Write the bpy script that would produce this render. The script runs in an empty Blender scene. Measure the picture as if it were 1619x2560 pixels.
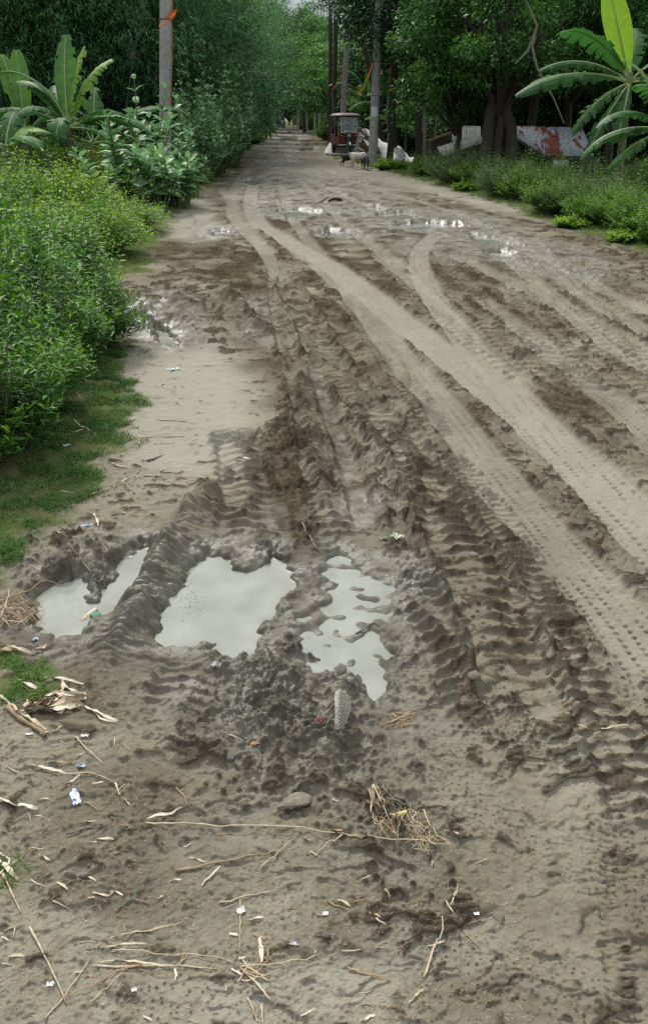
import bpy, math, random
import numpy as np
from mathutils import Vector, Matrix
SC = bpy.context.scene
random.seed(7); RNG = np.random.default_rng(7)

# ---------------------------------------------------------------- camera
CAM_H = 1.6; PITCH = math.radians(26.7); FPX = 1950.0; K = 1619/1523.0
cam_d = bpy.data.cameras.new('camera'); cam = bpy.data.objects.new('camera', cam_d)
SC.collection.objects.link(cam); SC.camera = cam
cam.location = (0, 0, CAM_H); cam.rotation_euler = (math.pi/2-PITCH, 0, 0)
cam_d.sensor_fit = 'VERTICAL'; cam_d.sensor_height = 36.0; cam_d.lens = 36.0*FPX/2560
cam_d.clip_start = 0.05; cam_d.clip_end = 2000

# ---------------------------------------------------------------- sky, sun, exposure (bright overcast)
SUN_EL, SUN_AZ = 47, -22      # degrees; azimuth clockwise from +Y
w = bpy.data.worlds.new('World'); SC.world = w; w.use_nodes = True
nt = w.node_tree; nt.nodes.clear()
def N(nt, t, **k):
    n = nt.nodes.new(t)
    for a, b in k.items(): setattr(n, a, b)
    return n
o_ = N(nt, 'ShaderNodeOutputWorld'); bg = N(nt, 'ShaderNodeBackground'); sky = N(nt, 'ShaderNodeTexSky')
sky.sky_type = 'NISHITA'; sky.sun_disc = False; sky.sun_elevation = math.radians(SUN_EL); sky.sun_rotation = math.radians(SUN_AZ)
sky.dust_density = 3.0; sky.air_density = 1.0
tc = N(nt, 'ShaderNodeTexCoord'); cn = N(nt, 'ShaderNodeTexNoise'); cn.inputs['Scale'].default_value = 2.2; cn.inputs['Detail'].default_value = 6
cr = N(nt, 'ShaderNodeValToRGB'); cr.color_ramp.elements[0].position = .3; cr.color_ramp.elements[0].color = (6.4, 7.0, 7.8, 1)
cr.color_ramp.elements[1].position = .7; cr.color_ramp.elements[1].color = (9.6, 10.0, 10.4, 1)
mx = N(nt, 'ShaderNodeMix', data_type='RGBA'); mx.inputs[0].default_value = .88
nt.links.new(tc.outputs['Generated'], cn.inputs['Vector']); nt.links.new(cn.outputs['Fac'], cr.inputs['Fac'])
nt.links.new(sky.outputs[0], mx.inputs[6]); nt.links.new(cr.outputs[0], mx.inputs[7])
# an overcast sky is about three times as bright overhead as at the horizon
sx_ = N(nt, 'ShaderNodeSeparateXYZ'); nt.links.new(tc.outputs['Generated'], sx_.inputs[0])
gr_ = N(nt, 'ShaderNodeMapRange'); gr_.inputs[1].default_value = 0; gr_.inputs[2].default_value = 1; gr_.inputs[3].default_value = .42; gr_.inputs[4].default_value = 1.5
nt.links.new(sx_.outputs[2], gr_.inputs[0])
ml_ = N(nt, 'ShaderNodeVectorMath', operation='SCALE'); nt.links.new(mx.outputs[2], ml_.inputs[0]); nt.links.new(gr_.outputs[0], ml_.inputs['Scale'])
nt.links.new(ml_.outputs[0], bg.inputs[0]); bg.inputs[1].default_value = 0.05
nt.links.new(bg.outputs[0], o_.inputs[0])
sl = bpy.data.lights.new('sun', 'SUN'); sun = bpy.data.objects.new('sun', sl); SC.collection.objects.link(sun)
sl.energy = 1.5; sl.angle = math.radians(10); sl.color = (1, .96, .9)
az = math.radians(SUN_AZ); el = math.radians(SUN_EL)
sun.rotation_euler = Vector((math.sin(az)*math.cos(el), math.cos(az)*math.cos(el), math.sin(el))).to_track_quat('Z', 'Y').to_euler()
SC.view_settings.view_transform = 'Standard'; SC.view_settings.look = 'None'
SC.view_settings.exposure = 1.45; SC.view_settings.gamma = 1.0; SC.view_settings.use_curve_mapping = False
SC.cycles.max_bounces = 6; SC.cycles.transparent_max_bounces = 8; SC.cycles.diffuse_bounces = 3
SC.cycles.use_denoising = False

# ---------------------------------------------------------------- picture <-> place helpers (coordinates noted on a 1523 x 2408 view)
CP, SP = math.cos(PITCH), math.sin(PITCH)
def ray(x, y):
    a = x*K-809.5; b = 1280-y*K
    return np.array([a, FPX*CP+b*SP, -FPX*SP+b*CP])
def P(x, y, z=0.0):
    d = ray(x, y); t = (z-CAM_H)/d[2]
    return np.array([d[0]*t, d[1]*t, z])
def PY(x, y, Y):
    d = ray(x, y); t = Y/d[1]
    return np.array([d[0]*t, Y, CAM_H+d[2]*t])
def to_disp(X, Y, Z=0.0):
    dep = Y*CP-(Z-CAM_H)*SP; up = Y*SP+(Z-CAM_H)*CP
    dep = np.maximum(dep, .05)
    return (809.5+FPX*X/dep)/K, (1280-FPX*up/dep)/K

# ---------------------------------------------------------------- numpy noise
_pr = np.random.default_rng(3); PERM = _pr.permutation(256); ANG = _pr.random(256)*2*np.pi
GX, GY = np.cos(ANG), np.sin(ANG); JX, JY = _pr.random(256), _pr.random(256)
def _h(i, j, s): return PERM[(PERM[(i+s*17) & 255]+j+s*31) & 255]
def pn(x, y, s=0):
    i = np.floor(x).astype(np.int64); j = np.floor(y).astype(np.int64); fx = x-i; fy = y-j
    u = fx*fx*fx*(fx*(fx*6-15)+10); v = fy*fy*fy*(fy*(fy*6-15)+10)
    def g(a, b):
        k = _h(i+a, j+b, s); return GX[k]*(fx-a)+GY[k]*(fy-b)
    n0 = g(0, 0)*(1-u)+g(1, 0)*u; n1 = g(0, 1)*(1-u)+g(1, 1)*u
    return (n0*(1-v)+n1*v)*1.5
def worley(x, y, s=0):
    i = np.floor(x).astype(np.int64); j = np.floor(y).astype(np.int64); f1 = np.full(x.shape, 9.0); f2 = f1.copy()
    for a in (-1, 0, 1):
        for b in (-1, 0, 1):
            k = _h(i+a, j+b, s); d = np.hypot(i+a+JX[k]-x, j+b+JY[k]-y)
            f2 = np.minimum(f2, np.maximum(d, f1)); f1 = np.minimum(f1, d)
    return f1, f2
def sst(a, b, x):
    t = np.clip((x-a)/(b-a), 0, 1); return t*t*(3-2*t)

# ---------------------------------------------------------------- object helpers
def link(o, parent=None):
    SC.collection.objects.link(o)
    if parent is not None: o.parent = parent
    return o
def tag(o, label=None, cat=None, group=None, kind=None):
    if label: o['label'] = label
    if cat: o['category'] = cat
    if group: o['group'] = group
    if kind: o['kind'] = kind
    return o
def empty(name, loc, rz=0, sc=1.0):
    o = bpy.data.objects.new(name, None); SC.collection.objects.link(o); o.location = [float(c) for c in loc]
    o.rotation_euler = (0, 0, rz); o.scale = (sc, sc, sc); o.empty_display_size = .1; return o
def mesh_np(name, V, F, mat=None, attrs=None, smooth=False, mats=None, midx=None):
    V = np.asarray(V, dtype=np.float32); me = bpy.data.meshes.new(name)
    if isinstance(F, np.ndarray):
        n, k = F.shape
        me.vertices.add(len(V)); me.vertices.foreach_set('co', V.ravel())
        me.loops.add(n*k); me.loops.foreach_set('vertex_index', F.astype(np.int32).ravel())
        me.polygons.add(n); me.polygons.foreach_set('loop_start', np.arange(0, n*k, k, dtype=np.int32))
        me.polygons.foreach_set('loop_total', np.full(n, k, dtype=np.int32))
        me.update(calc_edges=True)
    else:
        me.from_pydata([tuple(map(float, v)) for v in V], [], F); me.update()
    if smooth: me.polygons.foreach_set('use_smooth', np.ones(len(me.polygons), dtype=bool))
    for a, val in (attrs or {}).items():
        at = me.attributes.new(a, 'FLOAT', 'POINT'); at.data.foreach_set('value', np.asarray(val, dtype=np.float32).ravel())
    for m in (mats or ([mat] if mat else [])): me.materials.append(m)
    if midx is not None: me.polygons.foreach_set('material_index', np.asarray(midx, dtype=np.int32))
    return me
def obj(name, me, parent=None, loc=None, rot=None, sc=None):
    o = bpy.data.objects.new(name, me); link(o, parent)
    if loc is not None: o.location = [float(c) for c in loc]
    if rot is not None: o.rotation_euler = rot
    if sc is not None: o.scale = sc if hasattr(sc, '__len__') else (sc, sc, sc)
    return o
class MB:
    """collects simple shapes into one mesh"""
    def __init__(s): s.v = []; s.f = []
    def add(s, vs, fs):
        n = len(s.v); s.v += [tuple(map(float, v)) for v in vs]; s.f += [tuple(i+n for i in f) for f in fs]; return s
    def box(s, c, d, rz=0, bev=0.0, M=None):
        hx, hy, hz = [q/2 for q in d]; b = min(bev, hx*.9, hy*.9, hz*.9)
        if b <= 0:
            vs = [(x, y, z) for z in (-hz, hz) for x, y in ((-hx, -hy), (hx, -hy), (hx, hy), (-hx, hy))]
            fs = [(0, 3, 2, 1), (4, 5, 6, 7), (0, 1, 5, 4), (1, 2, 6, 5), (2, 3, 7, 6), (3, 0, 4, 7)]
        else:
            vs = []; ring = lambda ex, ey, z, c2: [(-ex+c2, -ey, z), (ex-c2, -ey, z), (ex, -ey+c2, z), (ex, ey-c2, z), (ex-c2, ey, z), (-ex+c2, ey, z), (-ex, ey-c2, z), (-ex, -ey+c2, z)]
            vs += ring(hx-b, hy-b, -hz, b*.5)+ring(hx, hy, -hz+b, b)+ring(hx, hy, hz-b, b)+ring(hx-b, hy-b, hz, b*.5)
            fs = [tuple(range(7, -1, -1)), tuple(range(24, 32))]
            for r in range(3):
                for k in range(8): fs.append((r*8+k, r*8+(k+1) % 8, r*8+8+(k+1) % 8, r*8+8+k))
        R = Matrix.Rotation(rz, 3, 'Z') if M is None else M
        return s.add([R@Vector(v)+Vector(c) for v in vs], fs)
    def tube(s, pts, rad, n=8, cap=True):
        pts = [Vector([float(q) for q in p]) for p in pts]
        if not hasattr(rad, '__len__'): rad = [rad]*len(pts)
        vs = []; prev = None
        for i, p in enumerate(pts):
            t = (pts[min(i+1, len(pts)-1)]-pts[max(i-1, 0)]).normalized()
            if prev is None:
                a = Vector((0, 0, 1)) if abs(t.z) < .9 else Vector((1, 0, 0)); u = t.cross(a).normalized()
            else: u = (prev-t*prev.dot(t)).normalized()
            prev = u; v = t.cross(u)
            for k in range(n):
                a = 2*math.pi*k/n; vs.append(p+(u*math.cos(a)+v*math.sin(a))*rad[i])
        fs = [(i*n+k, i*n+(k+1) % n, (i+1)*n+(k+1) % n, (i+1)*n+k) for i in range(len(pts)-1) for k in range(n)]
        if cap: fs += [tuple(range(n-1, -1, -1)), tuple(range((len(pts)-1)*n, len(pts)*n))]
        return s.add(vs, fs)
    def disc(s, c, r, h, axis='Z', n=20):
        c = Vector(c); ax = {'X': Vector((1, 0, 0)), 'Y': Vector((0, 1, 0)), 'Z': Vector((0, 0, 1))}[axis]
        return s.tube([c-ax*h/2, c+ax*h/2], r, n)
    def torus(s, c, R, r, axis='X', n=24, m=8):
        vs = []; fs = []
        for i in range(n):
            a = 2*math.pi*i/n
            for j in range(m):
                b = 2*math.pi*j/m; q = R+r*math.cos(b); h = r*math.sin(b)
                p = {'X': (h, q*math.cos(a), q*math.sin(a)), 'Y': (q*math.cos(a), h, q*math.sin(a)), 'Z': (q*math.cos(a), q*math.sin(a), h)}[axis]
                vs.append(Vector(p)+Vector(c))
                fs.append((i*m+j, ((i+1) % n)*m+j, ((i+1) % n)*m+(j+1) % m, i*m+(j+1) % m))
        return s.add(vs, fs)
    def build(s, name, mat, parent=None, smooth=False, loc=None):
        me = mesh_np(name, s.v, s.f, mat, smooth=smooth)
        if smooth:
            import bmesh
            bm = bmesh.new(); bm.from_mesh(me)
            for e in bm.edges:
                if len(e.link_faces) == 2 and e.calc_face_angle(0) > .7: e.smooth = False
            bm.to_mesh(me); bm.free()
        return obj(name, me, parent, loc)

# ---------------------------------------------------------------- materials
def mat_new(name):
    m = bpy.data.materials.new(name); m.use_nodes = True; nt = m.node_tree
    return m, nt, nt.nodes['Principled BSDF']
def simple(name, col, rough=.7, metal=0, var=.25, scale=8.0, bump=.15, col2=None, spec=.5):
    """one base colour with blotchy variation, dirt and fine relief"""
    m, nt, b = mat_new(name); L = nt.links.new
    tc = N(nt, 'ShaderNodeTexCoord'); no = N(nt, 'ShaderNodeTexNoise'); no.inputs['Scale'].default_value = scale; no.inputs['Detail'].default_value = 6; no.inputs['Roughness'].default_value = .65
    L(tc.outputs['Object'], no.inputs['Vector'])
    r = N(nt, 'ShaderNodeValToRGB'); e = r.color_ramp.elements
    c2 = col2 or tuple(c*(1-var) for c in col); e[0].position = .32; e[1].position = .68
    e[0].color = (*c2, 1); e[1].color = (*[min(1, c*(1+var*.5)) for c in col], 1)
    L(no.outputs['Fac'], r.inputs['Fac']); L(r.outputs[0], b.inputs['Base Color'])
    b.inputs['Roughness'].default_value = rough; b.inputs['Metallic'].default_value = metal
    b.inputs['Specular IOR Level'].default_value = spec
    if bump:
        n2 = N(nt, 'ShaderNodeTexNoise'); n2.inputs['Scale'].default_value = scale*6; n2.inputs['Detail'].default_value = 4; L(tc.outputs['Object'], n2.inputs['Vector'])
        bp = N(nt, 'ShaderNodeBump'); bp.inputs['Strength'].default_value = bump; bp.inputs['Distance'].default_value = .01
        L(n2.outputs['Fac'], bp.inputs['Height']); L(bp.outputs[0], b.inputs['Normal'])
    return m
def leaf_mat(name, dark, mid, light, rough=.45, trans=.25, obvar=.15):
    """leaf colour runs with the per-leaf attribute v (young leaves paler; crown clumps get painted top light), plus a per-plant shift"""
    m, nt, b = mat_new(name); L = nt.links.new
    at = N(nt, 'ShaderNodeAttribute'); at.attribute_name = 'v'
    r = N(nt, 'ShaderNodeValToRGB'); e = r.color_ramp.elements
    e[0].position = 0; e[0].color = (*dark, 1); e[1].position = 1; e[1].color = (*light, 1)
    k = r.color_ramp.elements.new(.5); k.color = (*mid, 1)
    oi = N(nt, 'ShaderNodeObjectInfo'); hs = N(nt, 'ShaderNodeHueSaturation')
    mr = N(nt, 'ShaderNodeMapRange'); mr.inputs['To Min'].default_value = 1-obvar; mr.inputs['To Max'].default_value = 1+obvar
    L(oi.outputs['Random'], mr.inputs['Value']); L(mr.outputs[0], hs.inputs['Value'])
    L(at.outputs['Fac'], r.inputs['Fac']); L(r.outputs[0], hs.inputs['Color']); L(hs.outputs[0], b.inputs['Base Color'])
    b.inputs['Roughness'].default_value = rough; b.inputs['Specular IOR Level'].default_value = .2
    if trans:
        t = N(nt, 'ShaderNodeBsdfTranslucent'); ms = N(nt, 'ShaderNodeMixShader'); ms.inputs[0].default_value = trans
        br = N(nt, 'ShaderNodeHueSaturation'); br.inputs['Value'].default_value = 1.3; br.inputs['Saturation'].default_value = 1.15; L(hs.outputs[0], br.inputs['Color']); L(br.outputs[0], t.inputs[0])
        out = nt.nodes['Material Output']; L(b.outputs[0], ms.inputs[1]); L(t.outputs[0], ms.inputs[2]); L(ms.outputs[0], out.inputs[0])
    return m
# ================================================================= THE GROUND
NC, NR = 600, 1250
u_in = np.linspace(-1.12, 1.12, NC)
ext = [1.12]
st = u_in[1]-u_in[0]
while ext[-1] < 220: st *= 1.22; ext.append(ext[-1]+st)
ext = np.array(ext[1:]); U = np.concatenate([-ext[::-1], u_in, ext])
sy_rows = np.linspace(2560*1.05, 309.0, NR)                 # rows even in the view: fine near, coarse far
th = PITCH+np.arctan((sy_rows-1280)/FPX)
yd = CAM_H/np.tan(th)
yfar = [yd[-1]]
while yfar[-1] < 900: yfar.append(yfar[-1]*1.12)
ynear = np.array([-40, -25, -15, -8, -4, -2, -1, -.4, 0, .25, .45, .6])
YR = np.concatenate([ynear[ynear < yd[0]-.05], yd, np.array(yfar[1:])])
WR = np.maximum((809.5/FPX)*(YR*CP+CAM_H*SP), .45)
GXv = U[None, :]*WR[:, None]; GYv = np.repeat(YR[:, None], len(U), 1)
SH = GXv.shape; X = GXv.ravel(); Y = GYv.ravel()
dY = np.gradient(YR); SPC = np.repeat(np.maximum(dY*.7, (U[NC//2+40]-U[NC//2+39]+.004)*WR)[:, None], len(U), 1).ravel()
def fade(lam): return sst(.8, 2.2, lam/SPC)
WX = pn(X/.35, Y/.35, 11); WY = pn(X/.35, Y/.35, 12)
DX, DY = to_disp(X+WX*.05*np.minimum(1+Y*.12, 4), Y+WY*.06*np.minimum(1+Y*.12, 4)); infr = Y > .3
def E(cx, cy, rx, ry, ang=0, soft=.35):
    """soft elliptical patch"""
    c, s = math.cos(math.radians(ang)), math.sin(math.radians(ang)); a = DX-cx; b = DY-cy
    r = np.hypot((a*c+b*s)/rx, (-a*s+b*c)/ry); return (1-sst(1-soft, 1+soft, r))*infr
def mx_(*a):
    r = a[0]
    for q in a[1:]: r = np.maximum(r, q)
    return r
def spline(pts, n=10):
    p = [np.array(q, float) for q in pts]; p = [2*p[0]-p[1]]+p+[2*p[-1]-p[-2]]; out = []
    for i in range(1, len(p)-2):
        for k in range(n):
            t = k/n; out.append(.5*((2*p[i])+(-p[i-1]+p[i+1])*t+(2*p[i-1]-5*p[i]+4*p[i+1]-p[i+2])*t*t+(-p[i-1]+3*p[i]-3*p[i+1]+p[i+2])*t**3))
    out.append(p[-2]); return np.array(out)
def track_coords(pts, half):
    """indices, distance along and across (m) of grid points close to the drawn line"""
    W = np.array([P(x, y)[:2] for x, y in spline(pts, 6)])
    x0, y0 = W.min(0)-half*1.5; x1, y1 = W.max(0)+half*1.5
    idx = np.nonzero((X > x0) & (X < x1) & (Y > y0) & (Y < y1))[0]
    px, py = X[idx]+WX[idx]*.012, Y[idx]+WY[idx]*.012
    best = np.full(len(idx), 1e9); S = np.zeros(len(idx)); T = np.zeros(len(idx)); s0 = 0
    for a, b in zip(W[:-1], W[1:]):
        d = b-a; L = math.hypot(*d)
        if L < 1e-6: continue
        d = d/L; rx, ry = px-a[0], py-a[1]; s = np.clip(rx*d[0]+ry*d[1], 0, L)
        ex, ey = rx-s*d[0], ry-s*d[1]; dd = ex*ex+ey*ey; m = dd < best
        best[m] = dd[m]; S[m] = s0+s[m]; T[m] = (np.sqrt(dd)*np.sign(d[0]*ry-d[1]*rx))[m]; s0 += L
    k = np.abs(T) < half*1.45; end = np.minimum(S, s0-S)
    return idx[k], S[k], T[k], sst(0, .25, end[k]+.02)

# --- broad maps: how torn, how wet, how brown, how pale the mud is
rough = .30+.25*sst(-.2, .5, pn(X/1.1, Y/1.1, 5))
rough = mx_(rough, .95*E(640, 1700, 260, 220), .8*E(820, 1850, 200, 120), E(580, 740, 130, 90), .9*E(380, 720, 110, 60), .75*E(560, 640, 140, 90),
            .95*E(720, 1080, 110, 260, 15), .95*E(930, 1150, 110, 260, -25), .9*E(160, 1330, 150, 90), .9*E(1060, 1420, 120, 200, -20),
            .7*E(1250, 1620, 180, 260, -30), .8*E(1000, 500, 380, 60), .85*E(1350, 600, 250, 60, 15), .7*E(780, 440, 250, 50), .7*E(620, 1180, 80, 150),
            .7*E(760, 760, 150, 190, 30), .62*E(1150, 850, 480, 330, 20), .6*E(1250, 830, 220, 120, 30), .9*E(680, 470, 190, 110), .8*E(650, 380, 90, 60), .55*E(1350, 1350, 250, 400), .7*E(960, 2060, 170, 230), .5*E(1330, 1850, 200, 130), .45*E(230, 2010, 90, 60), .5*E(760, 2250, 90, 60))
smoothm = mx_(.72*E(420, 980, 150, 170, -10), .6*E(500, 2280, 500, 230), .6*E(1250, 2050, 250, 220), .9*E(1100, 450, 330, 28, 14), E(440, 520, 50, 60, -40), .7*E(870, 405, 120, 25))
rough = rough*(1-.8*smoothm)
wet = mx_(E(560, 1500, 330, 260), E(820, 1450, 260, 200), .9*E(200, 1430, 200, 140), .8*E(740, 1700, 330, 230), .7*E(760, 1960, 330, 100), .75*E(380, 760, 110, 70),
          E(1030, 525, 200, 34, 6), .9*E(1250, 600, 240, 45, 14), E(690, 500, 95, 22), E(590, 424, 60, 14), .8*E(520, 545, 60, 25), .8*E(680, 320, 50, 20), .75*E(740, 455, 220, 70), .8*E(650, 360, 70, 45), .6*E(1000, 560, 330, 50, 8), .7*E(860, 1230, 60, 170, -12), .5*E(600, 760, 80, 60))
wet = np.clip(wet*(.75+.6*pn(X/.4, Y/.4, 21)), 0, 1)
pale = mx_(E(430, 960, 160, 180, -8), .8*E(1060, 440, 330, 30, 14), .8*E(450, 510, 60, 70, -40), .7*E(800, 390, 200, 30), .5*E(1020, 2230, 160, 110), .6*E(700, 2350, 260, 90))
brown = mx_(.9*E(740, 1120, 140, 330, 15), .9*E(950, 1100, 150, 330, -30), .7*E(1150, 1500, 170, 330, -22), .8*E(520, 1240, 80, 90), .7*E(760, 820, 240, 200, 40), .5*E(1250, 900, 330, 200, 30), .8*E(400, 1640, 90, 70),
            .45*E(1300, 2000, 400, 500), .5*E(950, 2050, 260, 250), .6*E(300, 2000, 260, 200), .5*E(200, 1560, 200, 150), .8*E(740, 520, 160, 90, 30), .75*E(1130, 800, 450, 260, 20), .9*E(700, 460, 190, 90), .9*E(660, 370, 80, 60), .6*E(1350, 1250, 300, 330), .5*E(520, 640, 150, 110))
brown = np.clip((brown+.6*sst(5, 12, Y))*(.75+1.0*pn(X/.6, Y/1.1, 22)+.5*pn(X/.2, Y/.3, 25))*(1-.8*wet), 0, 1)

# --- relief
Z = .016*pn(X/1.7, Y/1.7, 1)+.008*pn(X/.55, Y/.55, 2)
lump = np.zeros_like(X)
for lam, amp, sd in ((.30, .016, 3), (.14, .020, 4), (.07, .016, 5), (.036, .011, 6), (.018, .006, 7)):
    n = pn((X+WX*.04)/lam, (Y+WY*.04)/lam, sd); lump += amp*(1-2.2*np.abs(n))*.5*fade(lam)
f1, f2 = worley((X+WX*.03)/.085, (Y+WY*.03)/.085, 8); clod = (sst(0, .22, f2-f1)*.6+(1-sst(0, .7, f1))*.7)*.022*fade(.085)
f1, f2 = worley((X+WX*.02)/.038, (Y+WY*.02)/.038, 9); clod += ((1-sst(.0, .6, f1)))*.011*fade(.04)
clodmask = sst(-.05, .35, pn(X/.33, Y/.33, 10))
def saw(px, py, warp, ws, sd, sharp=.10):
    # ledges that rise abruptly on the side towards the road's near end and die out behind
    ph = (Y+WY*.04)/py+warp*pn(X/ws, Y/ws, sd)+.35*pn(X/(ws*.3), Y/(ws*.3), sd+40); c = ph-np.floor(ph); j = np.floor(ph)
    m = sst(.0, .28, pn((X+WX*.05)/px+j*.37, j*.61+.3, sd+1)+.25*pn(X/(px*.25), Y/(px*.25), sd+2)); return sst(0, sharp, c)*(1-c)**1.3*m
ledge = .020*saw(.13, .115, 1.3, .30, 13)*fade(.06)+.013*saw(.075, .058, 1.3, .16, 24)*fade(.03)+.010*saw(.045, .032, 1.2, .09, 27, .2)*fade(.015)
farw = sst(4.5, 8, Y)*(1-sst(40, 60, Y))
farw = farw*(1-.75*wet)
ledge += farw*(.028*saw(.30, .20, 1.3, .5, 44)*fade(.1)+.034*saw(.6, .45, 1.3, 1.2, 47)*sst(9, 14, Y)*fade(.25))
lump += farw*(.030*(1-2.2*np.abs(pn(X/.42, Y/.30, 49)))*fade(.2)+.03*pn(X/.9, Y/.7, 50))
Z += rough*lump*1.05+rough**2*clod*clodmask*.7+(.22+rough*1.25)*ledge
torn = sst(.0035, .013, (.22+rough*1.25)*ledge)  # ledge mask that darkens the mud colour to strengthen the relief
Z += .0022*pn(X/.022, Y/.022, 15)*fade(.02)+.0016*pn(X/.009, Y/.009, 16)*fade(.009)
# scattered crumbs and pits
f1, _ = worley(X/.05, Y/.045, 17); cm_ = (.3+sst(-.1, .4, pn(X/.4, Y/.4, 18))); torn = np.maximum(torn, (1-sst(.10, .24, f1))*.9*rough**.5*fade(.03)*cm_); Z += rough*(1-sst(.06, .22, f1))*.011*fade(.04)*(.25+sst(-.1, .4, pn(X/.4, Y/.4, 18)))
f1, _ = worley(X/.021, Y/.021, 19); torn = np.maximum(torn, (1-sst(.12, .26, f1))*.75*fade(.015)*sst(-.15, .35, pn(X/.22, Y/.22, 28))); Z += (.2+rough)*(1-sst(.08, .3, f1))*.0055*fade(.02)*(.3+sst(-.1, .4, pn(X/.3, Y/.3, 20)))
f1, _ = worley(X/.014, Y/.02, 23); Z -= (1-sst(.05, .30, f1))*.0022*fade(.014)*(.2+sst(-.2, .4, pn(X/.25, Y/.25, 26)))

def tread(pts, w, depth=.006, pit=.007, grey=.6, nrow=4, pitch=.034, slant=.0):
    idx, S, T, en = track_coords(pts, w/2); t = T/(w/2)
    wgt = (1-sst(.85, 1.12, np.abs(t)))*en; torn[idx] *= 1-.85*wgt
    prof = -depth+.0*S
    fw = fade(w/nrow*.8)[idx]
    ph = (t*.5+.5)*nrow; row = np.floor(ph); lat = np.abs(ph-row-.5)
    along = np.cos(2*np.pi*(S/pitch+row*.37+slant*t+.35*pn(S/.12, ph*.7, 37)))
    ps = np.minimum(fade(pitch)[idx]*1.1, 1)
    pits = (1-sst(.06, .19, lat+.03*pn(S/.02, ph*3, 35)))*((.12+.88*sst(.1, .7, along))*ps+.75*(1-ps))
    broken = .12+1.05*sst(-.28, .25, pn(S/.32, t*1.3+7, 31)+.5*pn(S/.09, t*2.5, 36))
    prof = prof-pits*pit*1.7*broken*np.minimum(1, fw+.5)
    prof += .0025*pn(S/.05, t*3, 32)
    Z[idx] = Z[idx]*(1-wgt)+(Z[idx]*.22+prof)*wgt
    be = np.exp(-((np.abs(t)-1.15)/.12)**2)*en; Z[idx] += be*(.006+.009*pn(X[idx]/.05, Y[idx]/.05, 33))
    rough[idx] *= (1-.8*wgt); brown[idx] *= (1-.7*wgt*grey); pale[idx] = np.maximum(pale[idx], wgt*grey*.6)
def lug(pts, w, h=.022, pitch=.12, depth=.015, lean=.55, berm=.02, seed=0, wetn=0):
    idx, S, T, en = track_coords(pts, w/2*1.25); t = T/(w/2)
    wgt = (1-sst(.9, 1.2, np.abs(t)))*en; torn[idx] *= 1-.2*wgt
    jit = .18*pn(S/.25, t*1.5, 40+seed)+.06*pn(S/.05, t*5, 41+seed)
    ph = S/pitch-np.abs(t)*lean+jit; c = ph-np.floor(ph)
    ridge = sst(.30, .80, c)**1.2*(1-sst(.80, .99, c))                    # soft back, steep face towards the near end
    amp = h*1.15*(.30+.95*sst(-.3, .35, pn(S/.35, t*1.2, 42+seed)))*np.minimum(1, fade(pitch)[idx]+.15)
    brown[idx] = np.clip(np.maximum(brown[idx]*(1-.5*wgt*(1-ridge)), wgt*ridge*.8), 0, 1)*(1-.8*wet[idx])
    Z[idx] += wgt*(-depth+ridge*amp)-wgt*(lump[idx]*rough[idx]*.5+(.22+rough[idx]*1.25)*ledge[idx]*.6+ (rough[idx]**2*clod[idx]*clodmask[idx]*.75)*.8)
    be = np.exp(-((np.abs(t)-1.12)/.16)**2)*en
    Z[idx] += be*berm*(.4+1.4*sst(-.3, .5, pn(X[idx]/.05, Y[idx]/.05, 43+seed)))*(.6+.6*ridge)
    if wetn: wet[idx] = np.maximum(wet[idx], wgt*wetn)
def ridge_line(pts, w, h, pitch=.035, stri=.010, seed=0):
    idx, S, T, en = track_coords(pts, w/2*1.4); t = T/(w/2)
    t = t+.3*pn(S/.14, S*0+3, 50+seed)
    bump = np.exp(-(t/.62)**2*1.0)*en*(.72+.5*pn(S/.16, t*.8, 51+seed)+.35*pn(S/.05, t*1.6, 54+seed))
    ph = S/pitch+.5*t+.6*pn(S/.11, t, 52+seed); s_ = np.abs((ph-np.floor(ph))-.5)*2
    Z[idx] += bump*h+np.exp(-(t/.8)**2)*stri*(sst(.05, .5, s_)-.6)*en*fade(pitch)[idx]+bump*.012*pn(X[idx]/.04, Y[idx]/.04, 53+seed)
def groove(pts, w, d, wetn=0, smooth=.8):
    idx, S, T, en = track_coords(pts, w/2); t = T/(w/2); wgt = (1-sst(.45, 1.15, np.abs(t)))*en
    Z[idx] = Z[idx]*(1-wgt*smooth)-wgt*d; rough[idx] *= 1-.7*wgt
    if wetn: wet[idx] = np.maximum(wet[idx], wgt*wetn)
def chevron(pts, w, pitch=.021, d=.0065):
    idx, S, T, en = track_coords(pts, w/2); t = T/(w/2); wgt = (1-sst(.75, 1.1, np.abs(t)))*en
    ph = S/pitch+np.abs(t+.1)*.55+.10*pn(S/.1, t*2, 60); c = np.abs((ph-np.floor(ph))-.5)
    a = sst(-.35, .15, pn(S/.22, t*.7, 61))
    Z[idx] -= wgt*(.003+d*a*(1-sst(.06, .2, c)))

# tyre marks far to near
tread([(640, 400), (600, 430), (588, 480), (615, 530), (690, 575), (780, 628), (850, 680), (930, 745), (1000, 800), (1080, 862), (1160, 925), (1260, 1005), (1380, 1110), (1523, 1230), (1700, 1380)], .32, .010, .006, 1.0, 4, .05)
tread([(1030, 545), (990, 585), (985, 630), (1010, 690), (1050, 750), (1110, 820), (1190, 910), (1280, 1010), (1370, 1110), (1523, 1275), (1700, 1450)], .27, .012, .009, .9, 4, .045)
tread([(660, 560), (745, 625), (820, 690), (880, 760), (930, 830), (980, 890), (1040, 960), (1100, 1040), (1170, 1130), (1240, 1215), (1310, 1295), (1385, 1375), (1460, 1460), (1523, 1540), (1600, 1640)], .27, .007, .010, .6, 5, .035)
tread([(1060, 600), (1150, 640), (1250, 690), (1370, 750), (1523, 830), (1650, 890)], .24, .008, .010, .5, 4, .06)
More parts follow.
